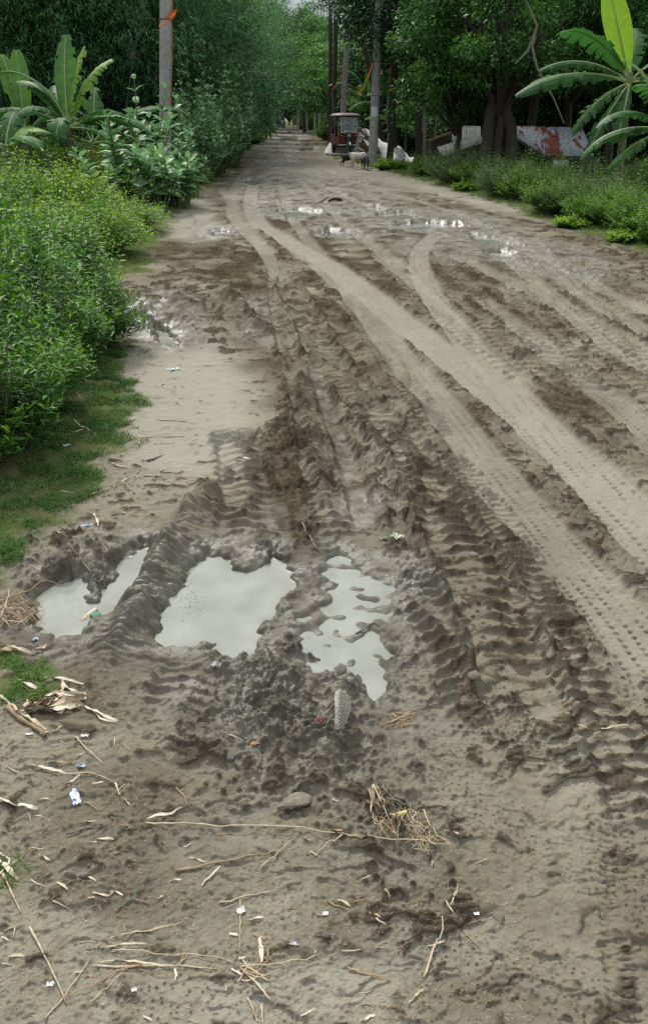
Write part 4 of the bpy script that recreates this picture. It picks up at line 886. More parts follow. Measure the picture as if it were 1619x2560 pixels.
p_ = at_pix(b, L, 262)-b; mb = MB(); a0 = np.linspace(-2.5, -.9, 8); vs = [Vector(p_)+Vector((math.cos(a)*.168, math.sin(a)*.168, z_)) for z_ in (-.16, .16) for a in a0]
me = mesh_np('paper_mark', vs, [(i, i+1, i+9, i+8) for i in range(7)], M_WHITE); obj('paper_mark', me, t)
for dy in (225, 300, 145):
    mb = MB(); mb.torus(at_pix(b, L, dy)-b, .163, .008, 'Z', 16, 5); mb.build('band', M_WIRE, t, True)
c = ribbon(b, .52, 1.0, 2, at_pix(b, L, 150)+np.array([-.13, -.16, .0])); tag(c, 'long orange cloth hanging from the tall pole by the three-wheeler', 'cloth strip')
t, b, L = pole(803, 300, 811, 186, .19, .15, 'concrete pole just behind the red three-wheeler', top=1.6, Y=50)
b0_ = b
c = ribbon(b, .45, .7, 3, at_pix(b, L, 186)+np.array([-.25, -.16, .1])); tag(c, 'orange cloth on the concrete pole behind the three-wheeler', 'cloth strip')
for i, (xb, yb, xt, yt, r, lb, cm) in enumerate(((740, 316, 742, 238, .17, 'farther concrete pole with orange cloth near the seated person', (745, 240)), (721, 311, 722, 250, .18, 'far concrete pole with a small orange cloth by the road end', (718, 250)), (751, 317, 752, 262, .15, 'bare far pole between the seated person and the bushes', None), (699, 309, 703, 240, .2, 'farthest pale pole on the right of the road end', None))):
    t, b, L = pole(xb, yb, xt, yt, r, r*.85, lb, top=.3)
    if cm:
        c = ribbon(b, .5, .9, 4+i, at_pix(b, L, cm[1])+np.array([.1, -.2, .2])); tag(c, ('orange cloth on the farther pole near the seated person', 'small orange cloth on the far pole by the road end')[i], 'cloth strip')
pole(783, 322, 786, 200, .15, .12, 'dark straight tree trunk left of the pole behind the three-wheeler', 'tree', 'slim_tree', M_BARK, top=8, kink=.02, Y=56)
pole(775, 321, 776, 205, .15, .12, 'slimmer dark trunk further left behind the three-wheeler', 'tree', 'slim_tree', M_BARK, top=8, kink=.02, Y=60)
pole(999, 380, 998, 210, .075, .06, 'pale bare pole standing right of the white tarpaulin', 'wooden pole', 'wooden_pole', M_BARK2, top=.0, kink=.01, Y=31)
pole(1017, 372, 1031, 236, .05, .03, 'thin leaning pole next to the pale bare one', 'wooden pole', 'wooden_pole', M_BARK2, top=.0, kink=.015, Y=31.5)
pole(792, 300, 780, 218, .04, .02, 'thin crooked stick rising behind the three-wheeler roof', 'stick', 'stick', M_BARK2, top=.0, kink=.05, Y=47)
# dead hanging vines on the thick-trunked tree
for i, pts in enumerate((((1262, 60), (1250, 110), (1262, 160), (1300, 230), (1325, 290)), ((1235, 0), (1262, 60), (1240, 120), (1210, 150)))):
    p0 = PY(*pts[-1], 22.0); o = empty('hanging_vine', p0); tag(o, ('long pale dead vine hanging in front of the leafy tree near the rusty roof', 'shorter forked dead vine high in the leafy tree')[i], 'vine')
    mb = MB(); mb.tube([PY(x, y, 22.0)-p0 for x, y in pts], [.022, .03, .025, .018, .012][:len(pts)], 6); mb.build('stem', M_BARK2, o, True)
# branches against the sky
t = empty('bare_branch', PY(872, 110, 46)); tag(t, 'dark bent branch against the pale sky left of the tall pole', 'branch'); b0 = PY(872, 110, 46)
for pts, r in ((((880, 150), (866, 60), (845, 20), (838, -30)), .10), (((868, 55), (810, 48), (770, 60)), .05), (((850, 25), (800, 5), (760, 15)), .05), (((870, 70), (872, 20), (880, -20)), .05)):
    mb = MB(); mb.tube([PY(x, y, 46)-b0 for x, y in pts], [r*(1-.22*i) for i in range(len(pts))], 7); mb.build('limb', M_BARK, t, True)

# ---- sheds: corrugated sheets one by one
def sheet(a, b_, c_, d_, mat, parent, org, ncor=9, amp=.011, name='roof_sheet'):
    """a, b_ upper corners, c_, d_ lower corners (left, right); real waves and thickness"""
    a, b_, c_, d_ = [np.array(q)-org for q in (a, b_, c_, d_)]; nrm = unit(np.cross(b_-a, c_-a)); n = ncor*6; vs = []; fs = []
    for i in range(n+1):
        s = i/n; w_ = amp*math.sin(i/6*2*math.pi)
        for t_ in (0, .5, 1):
            p = (a*(1-s)+b_*s)*(1-t_)+(c_*(1-s)+d_*s)*t_; vs.append(p+nrm*w_)
        if i: fs += [((i-1)*3+k, (i-1)*3+k+1, i*3+k+1, i*3+k) for k in range(2)]
    me = mesh_np(name, vs, fs, mat, smooth=True); o = obj(name, me, parent); s_ = o.modifiers.new('thickness', 'SOLIDIFY'); s_.thickness = .004; return o
def mixed_rust(name, thr):
    m, nt, b = mat_new(name); L = nt.links.new; tc = N(nt, 'ShaderNodeTexCoord'); mp = N(nt, 'ShaderNodeMapping'); mp.inputs['Scale'].default_value = (3.5, 1, .9)
    no = N(nt, 'ShaderNodeTexNoise'); no.inputs['Scale'].default_value = 1.6; no.inputs['Detail'].default_value = 7; L(tc.outputs['Object'], mp.inputs[0]); L(mp.outputs[0], no.inputs['Vector'])
    r = N(nt, 'ShaderNodeValToRGB'); r.color_ramp.elements[0].position = thr; r.color_ramp.elements[0].color = (.30, .085, .035, 1); r.color_ramp.elements[1].position = thr+.07; r.color_ramp.elements[1].color = (.50, .54, .60, 1)
    L(no.outputs['Fac'], r.inputs[0]); L(r.outputs[0], b.inputs['Base Color']); b.inputs['Roughness'].default_value = .55; b.inputs['Metallic'].default_value = 0; return m
MR1, MR2, MR3 = mixed_rust('part_rusted_sheet', .53), mixed_rust('lightly_rusted_sheet', .40), mixed_rust('clean_galvanised_sheet', .30)
YS = 27.5
org = PY(1300, 360, YS); org[2] = gz(org[0], org[1]); sh = empty('tin_shed', org); tag(sh, 'low shed with rusty corrugated tin roof beside the banana plant', 'shed')
tl, tr_, bl, br_ = PY(1206, 296, YS+1.6), PY(1368, 301, YS+1.6), PY(1209, 322, YS), PY(1395, 368, YS)
cols = [(0, .2, MR2), (.2, .40, MR2), (.40, .62, MR1), (.62, .82, MR3), (.82, 1.0, MR2)]
bot = lambda s: PY(1209+(1395-1209)*s, min(320+120*s, 367), YS)
for i, (s0, s1, m_) in enumerate(cols):
    off = np.array([0, -.004*i, .006*(i % 2)]); sheet(tl*(1-s0)+tr_*s0+off, tl*(1-s1)+tr_*s1+off, bot(s0)+off, bot(s1)+off, m_, sh, org, 8)
mb = MB(); mb.tube([bot(0)-org-np.array([0, -.05, .05]), bot(.4)-org-np.array([0, -.05, .05]), bot(1)-org-np.array([0, -.05, .05])], .035, 6); mb.tube([tl-org-[0, 0, .05], tr_-org-[0, 0, .05]], .035, 6); mb.build('roof_beam', M_WOOD, sh)
for s in (0.02, .35, .7, .98):
    q = bot(s)-org; mb = MB(); mb.tube([(q[0], q[1]+.12, 0), (q[0], q[1]+.12, q[2]-.05)], .05, 7); mb.build('post', M_WOOD, sh)
mb = MB(); mb.box((bot(.5)-org)*[1, 1, 0]+np.array([0, .45, (bot(1)[2]-org[2])*.5-.02]), (3.0, .06, bot(1)[2]-org[2]-.05)); mb.build('wall', M_WALLD, sh)
sheet(PY(1298, 376, 24), PY(1335, 376, 24), PY(1300, 404, 23.9), PY(1338, 402, 23.9), M_GALV, None, np.zeros(3), 4, name='loose_tin_sheet'); tag(SC.objects['loose_tin_sheet'], 'loose pale tin sheet leaning in the weeds below the rusty roof', 'tin sheet')
YL = 29.5
org = PY(1080, 360, YL); org[2] = gz(org[0], org[1]); sh = empty('cement_shed', org); tag(sh, 'small shed with pale cement sheets half hidden behind weeds, left of the thick trunks', 'shed')
for a, b_, c_, d_, m_ in (((1062, 296, .9), (1096, 296, .9), (1062, 336, .0), (1096, 332, .0), M_CEM), ((1097, 296, .9), (1130, 297, .9), (1097, 332, .0), (1130, 328, .0), M_CEM), ((1026, 346, -.5), (1078, 331, -.5), (1042, 368, -1.2), (1094, 349, -1.2), M_CEM), ((1079, 331, -.5), (1128, 318, -.5), (1095, 349, -1.2), (1140, 334, -1.2), M_CEM)):
    sheet(PY(a[0], a[1], YL+a[2]), PY(b_[0], b_[1], YL+b_[2]), PY(c_[0], c_[1], YL+c_[2]), PY(d_[0], d_[1], YL+d_[2]), m_, sh, org, 6, .012)
mb = MB(); p0, p1 = PY(1008, 331, YL-.3)-org, PY(1062, 311, YL+.2)-org; mb.tube([p0, p1], .045, 6); mb.build('eave_beam', simple('reddish_wood', (.28, .15, .09), .8), sh)
mb = MB(); q0, q1 = PY(1015, 350, YL)-org, PY(1062, 322, YL)-org; mb.add([p0+[.1, .1, -.04], p1+[0, .1, -.04], (q1[0], q1[1]+.1, 0), (q0[0]+.1, q0[1]+.1, 0)], [(0, 1, 2, 3)]); mb.build('wall', M_WALLD, sh)
mb = MB(); mb.box((0, .5, (p1[2])*.4), (2.2, .06, p1[2]*.8)); mb.build('back_wall', M_WALLD, sh)

# ---- white tarpaulin over a heap
def fabric(name, col, seed):
    m = simple(name, col, .75, scale=2.5, var=.22, bump=.2); return m
M_TARP = fabric('white_tarpaulin', (.60, .60, .56), 1)
def heap(prof, Yc, depth, seed, label, parent_name='tarpaulin_heap', fold=.05, vert=0.0, slant=0.0):
    """prof: outline of the top (x, y in the view) at distance Yc; falls to the ground front and back"""
    rg = np.random.default_rng(seed); Ys = np.linspace(Yc+slant, Yc-slant, len(prof)); xs = np.array([PY(x, y, q)[0] for (x, y), q in zip(prof, Ys)]); zs = np.array([PY(x, y, q)[2] for (x, y), q in zip(prof, Ys)]); n, m = 70, 26; vs = []
    gx = np.linspace(xs[0], xs[-1], n); base = np.array([xs.mean(), Yc, 0.0]); base[2] = gz(base[0], Yc)
    for i, x in enumerate(gx):
        zt = np.interp(x, xs, zs); yc_ = np.interp(x, xs, Ys)-Yc
        for j in range(m):
            s = j/(m-1)*2-1; prof_ = (1-abs(s)**1.6)**.75; g = gz(x, Yc+yc_+s*depth)
            f = fold*(pn(np.array([x*2.2+s*.8]), np.array([s*1.2]), seed)[0]+.5*pn(np.array([x*6.0]), np.array([s*1.4]), seed+1)[0])+vert*math.sin(x*26+2*math.sin(x*9))*(1-prof_)
            z = g+(zt-g)*prof_; vs.append((x-base[0]+f*.3, yc_+s*depth-f*1.2*(1 if s < 0 else .3), max(z+f*prof_-base[2], g-base[2]-.02)))
    fs = [(i*m+j, (i+1)*m+j, (i+1)*m+j+1, i*m+j+1) for i in range(n-1) for j in range(m-1)]
    t = empty(parent_name, base); tag(t, label, 'tarpaulin'); obj('sheet', mesh_np('sheet', vs, fs, M_TARP, smooth=True), t); return t
heap([(764, 352), (775, 335), (790, 318), (812, 306), (838, 297), (856, 301), (872, 311), (890, 324), (905, 336), (935, 345), (955, 360), (972, 384)], 42.5, 1.3, 5, 'white tarpaulin sheet spread over a long heap behind the three-wheeler', fold=.10, slant=5.2)
heap([(921, 398), (924, 352), (932, 346), (944, 352), (955, 362), (962, 378), (972, 392), (976, 402)], 36.3, .9, 8, 'nearer end of the white tarpaulin, gathered in folds beside the dark trunk', fold=.09, vert=.05)
p = PY(980, 372, 39); t = empty('plastic_heap', (p[0], 39, gz(p[0], 39))); tag(t, 'low dark heap covered with a purplish plastic sheet right of the tarpaulin', 'heap')
mb = MB(); vs = []; 
for i in range(16):
    for j in range(9):
        x_ = (i/15-.5)*1.5; y_ = (j/8-.5)*1.2; vs.append((x_, y_, max(0, .42*(1-(x_/.75)**2)*(1-(y_/.6)**2)+.05*math.sin(i*2.1+j)+.03)))
mb.add(vs, [(i*9+j, (i+1)*9+j, (i+1)*9+j+1, i*9+j+1) for i in range(15) for j in range(8)]); mb.build('sheet', simple('purplish_plastic', (.22, .17, .20), .45, scale=5, var=.6, col2=(.05, .05, .06)), t, True)
# firewood under the tarpaulin's front edge
M_STICK = simple('dry_stick', (.23, .15, .085), .85, scale=14, var=.5)
fw = P(868, 372); t = empty('firewood_pile', (fw[0], fw[1], gz(fw[0], fw[1]))); tag(t, 'pile of cut brown sticks in front of the tarpaulin beside the three-wheeler', 'firewood'); rg = np.random.default_rng(77)
for i in range(48):
    u = rg.random(); h = rg.random()*(1.0-.8*u)+.03; x0 = -.22+u*.7+rg.normal(0, .05); y0 = rg.normal(.2, .2)
    mb = MB(); a = rg.normal(-.75, .22); l = .35+.25*rg.random(); mb.tube([(x0-l*math.cos(a), y0-.25, max(.03, h-l*math.sin(a))), (x0+l*math.cos(a), y0+.2, max(.03, h+l*math.sin(a)))], [.022+.012*rg.random(), .015], 5)
    mb.build('stick', M_STICK, t)

# ---- red electric three-wheeler
def paint(name, col, rough=.3):
    m = simple(name, col, rough, scale=2.2, var=.3, bump=.04); m.node_tree.nodes['Principled BSDF'].inputs['Coat Weight'].default_value = .3; return m
M_RED = paint('maroon_paint', (.16, .018, .022)); M_ROOF = simple('faded_maroon_roof', (.10, .034, .038), .6, scale=3, var=.3); M_GREEN = paint('green_paint', (.02, .15, .10)); M_CHROME = simple('dull_chrome', (.62, .62, .60), .3, .9, scale=4, bump=0)
M_RUB = simple('rubber', (.025, .024, .022), .85, scale=9); M_DUST = simple('dusty_white_paint', (.62, .62, .58), .5, scale=5); M_DARK = simple('dark_interior', (.02, .02, .022), .8); M_SEAT = simple('dark_red_seat', (.10, .02, .02), .6)
def glass_mat():
    m, nt, b = mat_new('windscreen_glass'); b.inputs['Base Color'].default_value = (.62, .70, .72, 1); b.inputs['Roughness'].default_value = .05; b.inputs['Transmission Weight'].default_value = .55; b.inputs['IOR'].default_value = 1.3
    b.inputs['Specular IOR Level'].default_value = .8; return m
M_GLASS = glass_mat()
def threewheeler(loc, rz, label, red=M_RED, roofm=M_ROOF, sc=1.0):
    t = empty('three_wheeler', loc, rz, sc); tag(t, label, 'three-wheeler')
    def B(name, mat, shapes, parent=t, smooth=False):
        mb = MB()
        for s in shapes:
            k = s[0]
            if k == 'b': mb.box(*s[1:])
            elif k == 't': mb.tube(*s[1:])
            elif k == 'o': mb.torus(*s[1:])
            elif k == 'd': mb.disc(*s[1:])
        return mb.build(name, mat, parent, smooth)
    B('chassis', M_DARK, [('b', (0, 1.35, .34), (.95, 2.2, .08), 0, .02), ('b', (0, .3, .36), (.5, .5, .06))])
    # roof: crowned shell with rolled rim
    vs, fs = [], []; nx, ny = 14, 16
    for i in range(nx+1):
        for j in range(ny+1):
            u = i/nx*2-1; v = j/ny*2-1; e = (1-abs(u)**5)*(1-abs(v)**6); vs.append((u*.56, 1.22+v*1.28, 1.64+.11*e**.5))
    fs = [(i*(ny+1)+j, (i+1)*(ny+1)+j, (i+1)*(ny+1)+j+1, i*(ny+1)+j+1) for i in range(nx) for j in range(ny)]
    mb = MB(); mb.add(vs, fs); mb.build('roof', roofm, t, True)
    B('roof_rim', roofm, [('b', (0, 1.22, 1.635), (1.13, 2.57, .045), 0, .02)])
    B('roof_shade', M_DARK, [('b', (0, 1.22, 1.60), (1.02, 2.4, .02))])
    for s in (-1, 1):
        B('front_post', M_CHROME, [('t', [(s*.50, .12, .42), (s*.51, .10, .9), (s*.50, .05, 1.62)], .018, 8)])
        B('side_post', M_CHROME, [('t', [(s*.52, .95, .42), (s*.52, .98, 1.62)], .017, 8)])
        B('rear_post', M_CHROME, [('t', [(s*.52, 2.38, .5), (s*.52, 2.42, 1.62)], .017, 8)])
        B('side_panel', red, [('b', (s*.50, 1.68, .62), (.04, 1.45, .46), 0, .015), ('b', (s*.50, .42, .55), (.035, .45, .32), 0, .012)])
        B('front_panel', red, [('b', (s*.31, .10, .66), (.36, .10, .44), 0, .03), ('b', (s*.36, .16, .95), (.22, .04, .22), 0, .015)])
        B('rear_wheel', M_RUB, [('o', (s*.44, 2.0, .25), .19, .055, 'X', 22, 8)]); w0 = B('rear_rim', M_CHROME, [('d', (s*.44, 2.0, .25), .13, .05, 'X', 16)])
        m_ = B('mudguard', red, [('b', (s*.44, 2.0, .53), (.16, .62, .035), 0, .015)])
        mr = B('mirror', M_DARK, [('b', (s*.62, .02, 1.15), (.09, .02, .13), 0, .01), ('t', [(s*.51, .08, 1.08), (s*.60, .03, 1.12)], .007, 5)])
        B('indicator', simple('amber_lens', (.7, .3, .04), .3, bump=0), [('d', (s*.36, .03, .80), .035, .03, 'Y', 12)])
    # windscreen in a white frame
    B('windscreen_frame', M_DUST, [('b', (0, .055, .93), (.80, .035, .05), 0, .01), ('b', (0, .05, 1.56), (.80, .035, .03), 0, .01), ('b', (-.39, .052, 1.24), (.03, .035, .62), 0, .008), ('b', (.39, .052, 1.24), (.03, .035, .62), 0, .008)])
    g = B('windscreen', M_GLASS, [('b', (0, .055, 1.245), (.75, .012, .60))])
    B('wiper', M_DARK, [('t', [(-.12, .035, 1.0), (.06, .035, 1.30)], .008, 5), ('t', [(.0, .035, 1.22), (.13, .035, 1.40)], .010, 5)])
    B('dashboard', M_DUST, [('b', (-.02, .0, .97), (.46, .05, .085), 0, .015)])
    B('badge', M_DARK, [('b', (-.10, -.028, .975), (.06, .008, .03)), ('b', (.03, -.028, .975), (.06, .008, .03))])
    B('front_cowl', M_GREEN, [('b', (0, .03, .64), (.26, .16, .34), 0, .05), ('b', (0, .05, .86), (.22, .12, .14), 0, .04)])
    hl = B('headlight', M_DUST, [('d', (0, -.06, .80), .075, .06, 'Y', 18)]); B('lens', M_GLASS, [('d', (0, -.095, .80), .066, .012, 'Y', 18)], hl)
    for s in (-1, 1): B('fork', M_CHROME, [('t', [(s*.085, -.02, .50), (s*.09, -.10, .24)], .020, 7)])
    B('front_wheel', M_RUB, [('o', (0, -.11, .25), .19, .05, 'X', 24, 8)]); B('front_rim', M_CHROME, [('d', (0, -.11, .25), .13, .035, 'X', 16)])
    B('front_mudguard', M_CHROME, [('t', [(0, .12, .42), (0, .03, .51), (0, -.11, .535), (0, -.25, .50), (0, -.33, .40)], .045, 8)])
    B('handlebar', M_DARK, [('t', [(-.27, .28, 1.02), (0, .20, 1.0), (.27, .28, 1.02)], .014, 6), ('t', [(0, .05, .6), (0, .22, 1.0)], .02, 6)])
    B('seat', M_SEAT, [('b', (0, .72, .62), (.8, .34, .12), 0, .04), ('b', (0, 1.9, .66), (.9, .42, .13), 0, .04), ('b', (0, 2.2, .95), (.9, .10, .5), 0, .04)])
    B('back_panel', red, [('b', (0, 2.43, .75), (.98, .035, .62), 0, .01)])
    B('bumper', M_DUST, [('b', (-.30, .02, .40), (.34, .05, .05), 0, .01), ('b', (.30, .02, .40), (.34, .05, .05), 0, .01)])
    return t
q = P(820, 366); TW = threewheeler((q[0], q[1]+.15, gz(q[0], q[1])), math.radians(8), 'maroon electric three-wheeler parked facing the camera on the right roadside', sc=1.06)
mb = MB(); mb.box((0, 0, .0), (1.5, .42, .05), .03); q2 = P(806, 366); o = mb.build('plank', simple('grey_plank', (.30, .31, .28), .9), None, False, (q2[0]+.1, q2[1]-.2, gz(q2[0], q2[1])+.02)); tag(o, 'pale grey board lying under the front of the three-wheeler', 'board')
# far dark vehicle at the road end
far = np.array(PY(663, 303, 190)); far[2] = 0; threewheeler((far[0], 190, 0), .1, 'small dark covered vehicle far away at the end of the road', simple('dark_paint', (.03, .025, .02), .5), simple('dark_canopy', (.03, .03, .03), .8), 1.0)

# ---- motorcycle parked by the heap
q = P(768, 323); t = empty('motorcycle', (q[0], q[1], gz(q[0], q[1])), math.radians(60)); tag(t, 'dark parked motorcycle beside the seated person near the end of the heap', 'motorcycle')
M_BLK = paint('black_paint', (.02, .022, .03))
for x_ in (-.65, .65):
    mb = MB(); mb.torus((x_, 0, .3), .25, .05, 'Y', 20, 6); w_ = mb.build('wheel', M_RUB, t, True); mb = MB(); mb.disc((x_, 0, .3), .06, .12, 'Y', 10)
    for a in range(5): mb.tube([(x_, 0, .3), (x_+.24*math.cos(a*1.257), 0, .3+.24*math.sin(a*1.257))], .012, 5)
    mb.build('rim', M_CHROME, w_)
for nm_, mt, pts, rr in (('frame', M_DARK, [(-.65, 0, .3), (-.2, 0, .45), (.3, 0, .5), (.45, 0, .85)], .05), ('fork', M_CHROME, [(.65, 0, .3), (.42, 0, .98)], .04), ('handlebar', M_DARK, [(.36, -.35, 1.05), (.42, 0, .98), (.36, .35, 1.05)], .018), ('exhaust', M_CHROME, [(.1, .12, .3), (-.7, .15, .38)], .045)):
    mb = MB(); mb.tube(pts, rr, 8); mb.build(nm_, mt, t, True)
mb = MB(); mb.tube([(.40, 0, .86), (.2, 0, .92), (-.05, 0, .80)], [.09, .15, .10], 10); mb.build('tank', M_BLK, t, True)
mb = MB(); mb.box((-.35, 0, .80), (.75, .24, .09), 0, .03); mb.build('seat', M_DARK, t); mb = MB(); mb.box((.1, 0, .42), (.32, .22, .30), 0, .05); mb.build('engine', M_CHROME, t)
mb = MB(); mb.disc((.5, 0, .92), .09, .08, 'X', 14); mb.build('headlight', M_DUST, t)

# ---- figures grown from skeletons
def skin(name, joints, edges, mat, parent, sub=2, smooth=True):
    """joints: {name: (x,y,z,r[,r2])}"""
    keys = list(joints); me = bpy.data.meshes.new(name); me.from_pydata([joints[k][:3] for k in keys], [(keys.index(a), keys.index(b)) for a, b in edges], [])
    o = obj(name, me, parent); me.materials.append(mat); m = o.modifiers.new('skin', 'SKIN'); m.use_smooth_shade = True
    for i, k in enumerate(keys): j = joints[k]; me.skin_vertices[0].data[i].radius = (j[3], j[4] if len(j) > 4 else j[3])
    me.skin_vertices[0].data[0].use_root = True
    s = o.modifiers.new('smooth', 'SUBSURF'); s.levels = s.render_levels = sub; return o
def goat_mat(name, c1, c2, sc=3): return simple(name, c1, .85, scale=sc, col2=c2, bump=.3)
def goat(loc, rz, sc, body_m, head_down, label, leg_m=None, step=.05):
    """faces +X; about 0.55 m at the withers; overlapping volumes fused into one skin by a fine remesh"""
    t = empty('goat', loc, rz, sc); tag(t, label, 'goat'); mb = MB()
    mb.tube([(-.31, 0, .44), (-.27, 0, .445), (-.18, 0, .43), (-.04, 0, .395), (.10, 0, .40), (.20, 0, .425), (.27, 0, .45), (.31, 0, .45)], [.04, .09, .125, .145, .135, .125, .09, .04], 14)
    if head_down: nk = [(.22, 0, .47), (.33, 0, .43), (.43, 0, .32)]; hd = [(.40, 0, .345), (.46, 0, .27), (.53, 0, .15), (.545, 0, .115)]
    else: nk = [(.20, 0, .46), (.31, 0, .55), (.38, 0, .66)]; hd = [(.34, 0, .68), (.42, 0, .66), (.53, 0, .60), (.56, 0, .585)]
    mb.tube(nk, [.095, .068, .055], 12); mb.tube(hd, [.045, .056, .032, .022], 12)
    mb.tube([(-.29, 0, .50), (-.34, 0, .56), (-.38, 0, .55)], [.025, .02, .010], 8)
    for s in (-1, 1):
        o_ = step*s
        mb.tube([(.20, s*.06, .40), (.22+o_*.4, s*.07, .28), (.22+o_, s*.072, .19), (.215+o_*1.2, s*.072, .06), (.23+o_*1.3, s*.072, .012)], [.075, .045, .028, .019, .026], 9)
        mb.tube([(-.20, s*.06, .41), (-.17, s*.075, .30), (-.22-o_*.5, s*.078, .235), (-.29-o_, s*.078, .18), (-.265-o_, s*.078, .06), (-.25-o_, s*.078, .012)], [.095, .068, .040, .026, .019, .026], 9)
    o = mb.build('body', body_m, t, True); m = o.modifiers.new('fuse', 'REMESH'); m.mode = 'VOXEL'; m.voxel_size = .012; m.use_smooth_shade = True
    m = o.modifiers.new('soften', 'SMOOTH'); m.iterations = 5; m.factor = .6
    pl = hd[1]
    for s in (-1, 1):
        e = MB(); e.tube([(pl[0]-.02, s*.035, pl[2]+.03), (pl[0]-.03, s*.10, pl[2]+.0), (pl[0]-.0, s*.14, pl[2]-.05)], [.012, .022, .006], 6); e.build('ear', leg_m or body_m, t, True)
        e = MB(); e.tube([(pl[0]-.02, s*.02, pl[2]+.045), (pl[0]-.07, s*.03, pl[2]+.10)], [.010, .003], 5); e.build('horn', M_BARK, t, True)
    return t
M_G1 = goat_mat('black_brown_coat', (.022, .016, .012), (.012, .009, .008)); M_G2 = goat_mat('cream_coat', (.62, .56, .45), (.40, .34, .26), 4); M_G3 = goat_mat('black_coat', (.015, .014, .014), (.06, .055, .05), 2.0)
for (x, y), rz, s, m_, hd, lb, lm in (((817, 392), 10, .80, M_G1, True, 'small dark brown goat kid standing left of the white goat', M_G1), ((840, 396), 12, 1.0, M_G2, True, 'cream white goat with dark head bending down between the two dark ones', M_G1), ((857, 399), -80, .88, M_G3, True, 'black goat with pale patch facing the camera at the foot of the tall pole', M_G3)):
    q = P(x, y); goat((q[0], q[1], gz(q[0], q[1])), math.radians(rz), s, m_, hd, lb, lm)
# seated person by the road
q = P(752, 323); t = empty('person', (q[0], q[1], gz(q[0], q[1])), math.radians(-60), 1.0); tag(t, 'person in orange top and dark trousers sitting at the roadside beside the motorcycle', 'person')
M_SKIN = simple('brown_skin', (.22, .11, .065), .6, bump=0)
J = {'pelvis': (0, 0, .28, .14, .11), 'waist': (.02, 0, .42, .12, .09), 'chest': (.05, 0, .60, .15, .11), 'neck': (.07, 0, .76, .05), 'head0': (.09, 0, .84, .075, .08), 'head1': (.09, 0, .93, .085, .095), 'head2': (.08, 0, 1.0, .06)}
Ed = [('pelvis', 'waist'), ('waist', 'chest'), ('chest', 'neck'), ('neck', 'head0'), ('head0', 'head1'), ('head1', 'head2')]
for s, n_ in ((-1, 'l'), (1, 'r')):
    J.update({'sh'+n_: (.05, s*.19, .69, .055), 'el'+n_: (.18, s*.24, .47, .042), 'wr'+n_: (.38, s*.14, .50, .03), 'ha'+n_: (.45, s*.11, .50, .032), 'hi'+n_: (.06, s*.11, .26, .09), 'kn'+n_: (.42, s*.15, .48, .06), 'an'+n_: (.40, s*.14, .09, .038), 'fo'+n_: (.54, s*.15, .035, .035)})
    Ed += [('chest', 'sh'+n_), ('sh'+n_, 'el'+n_), ('el'+n_, 'wr'+n_), ('wr'+n_, 'ha'+n_), ('pelvis', 'hi'+n_), ('hi'+n_, 'kn'+n_), ('kn'+n_, 'an'+n_), ('an'+n_, 'fo'+n_)]
skin('body', J, Ed, M_SKIN, t)
skin('shirt', {'a': (.01, 0, .34, .15, .13), 'b': (.02, 0, .45, .14, .11), 'c': (.05, 0, .62, .175, .13), 'd': (.06, 0, .71, .10, .08), 'l': (.06, -.2, .67, .07), 'r': (.06, .2, .67, .07), 'l2': (.13, -.23, .56, .062), 'r2': (.13, .23, .56, .062)}, [('a', 'b'), ('b', 'c'), ('c', 'd'), ('c', 'l'), ('c', 'r'), ('l', 'l2'), ('r', 'r2')], simple('orange_shirt', (.60, .14, .03), .85, scale=5), t, 1)
skin('trousers', {'a': (0, 0, .27, .17, .14), 'b': (.08, -.11, .27, .105), 'c': (.42, -.15, .49, .078), 'd': (.40, -.14, .15, .06), 'e': (.08, .11, .27, .105), 'f': (.42, .15, .49, .078), 'g': (.40, .14, .15, .06)}, [('a', 'b'), ('b', 'c'), ('c', 'd'), ('a', 'e'), ('e', 'f'), ('f', 'g')], simple('dark_blue_cloth', (.025, .035, .07), .85, scale=5), t, 1)
skin('hair', {'a': (.07, 0, .95, .095, .10), 'b': (.06, 0, 1.01, .07, .075)}, [('a', 'b')], M_DARK, t, 1)
mb = MB(); mb.box((0, 0, .11), (.45, .3, .22), 0, .04); q = P(748, 324); o = mb.build('stool', M_WOOD, None, False, (t.location.x, t.location.y, t.location.z)); tag(o, 'low wooden block the roadside person sits on', 'stool')
# bird-like black thing and stick lying in the road, black post
q = G(790, 474); t = empty('tyre_scrap', q, .3); tag(t, 'curled black rubber scrap lying in the mud before the goats', 'scrap'); mb = MB(); mb.tube([(-.17, 0, .02), (-.08, .02, .05), (0, 0, .055), (.10, .03, .04), (.17, .02, .0)], [.02, .035, .04, .035, .02], 9); mb.build('scrap', M_RUB, t, True)
q = G(762, 478); mb = MB(); mb.tube([(-.12, 0, 0), (.0, .05, .07), (.10, .1, .12)], [.025, .025, .015], 7); o = mb.build('stick', M_STICK, None, True, q); tag(o, 'short thick stick poking out of the mud beside the black rubber scrap', 'stick')
q = G(770, 366); mb = MB(); mb.tube([(0, 0, 0), (0, 0, .10)], [.035, .035], 8); o = mb.build('bottle', M_RUB, None, True, q); tag(o, 'small black upright object on the dry soil left of the three-wheeler', 'bottle')
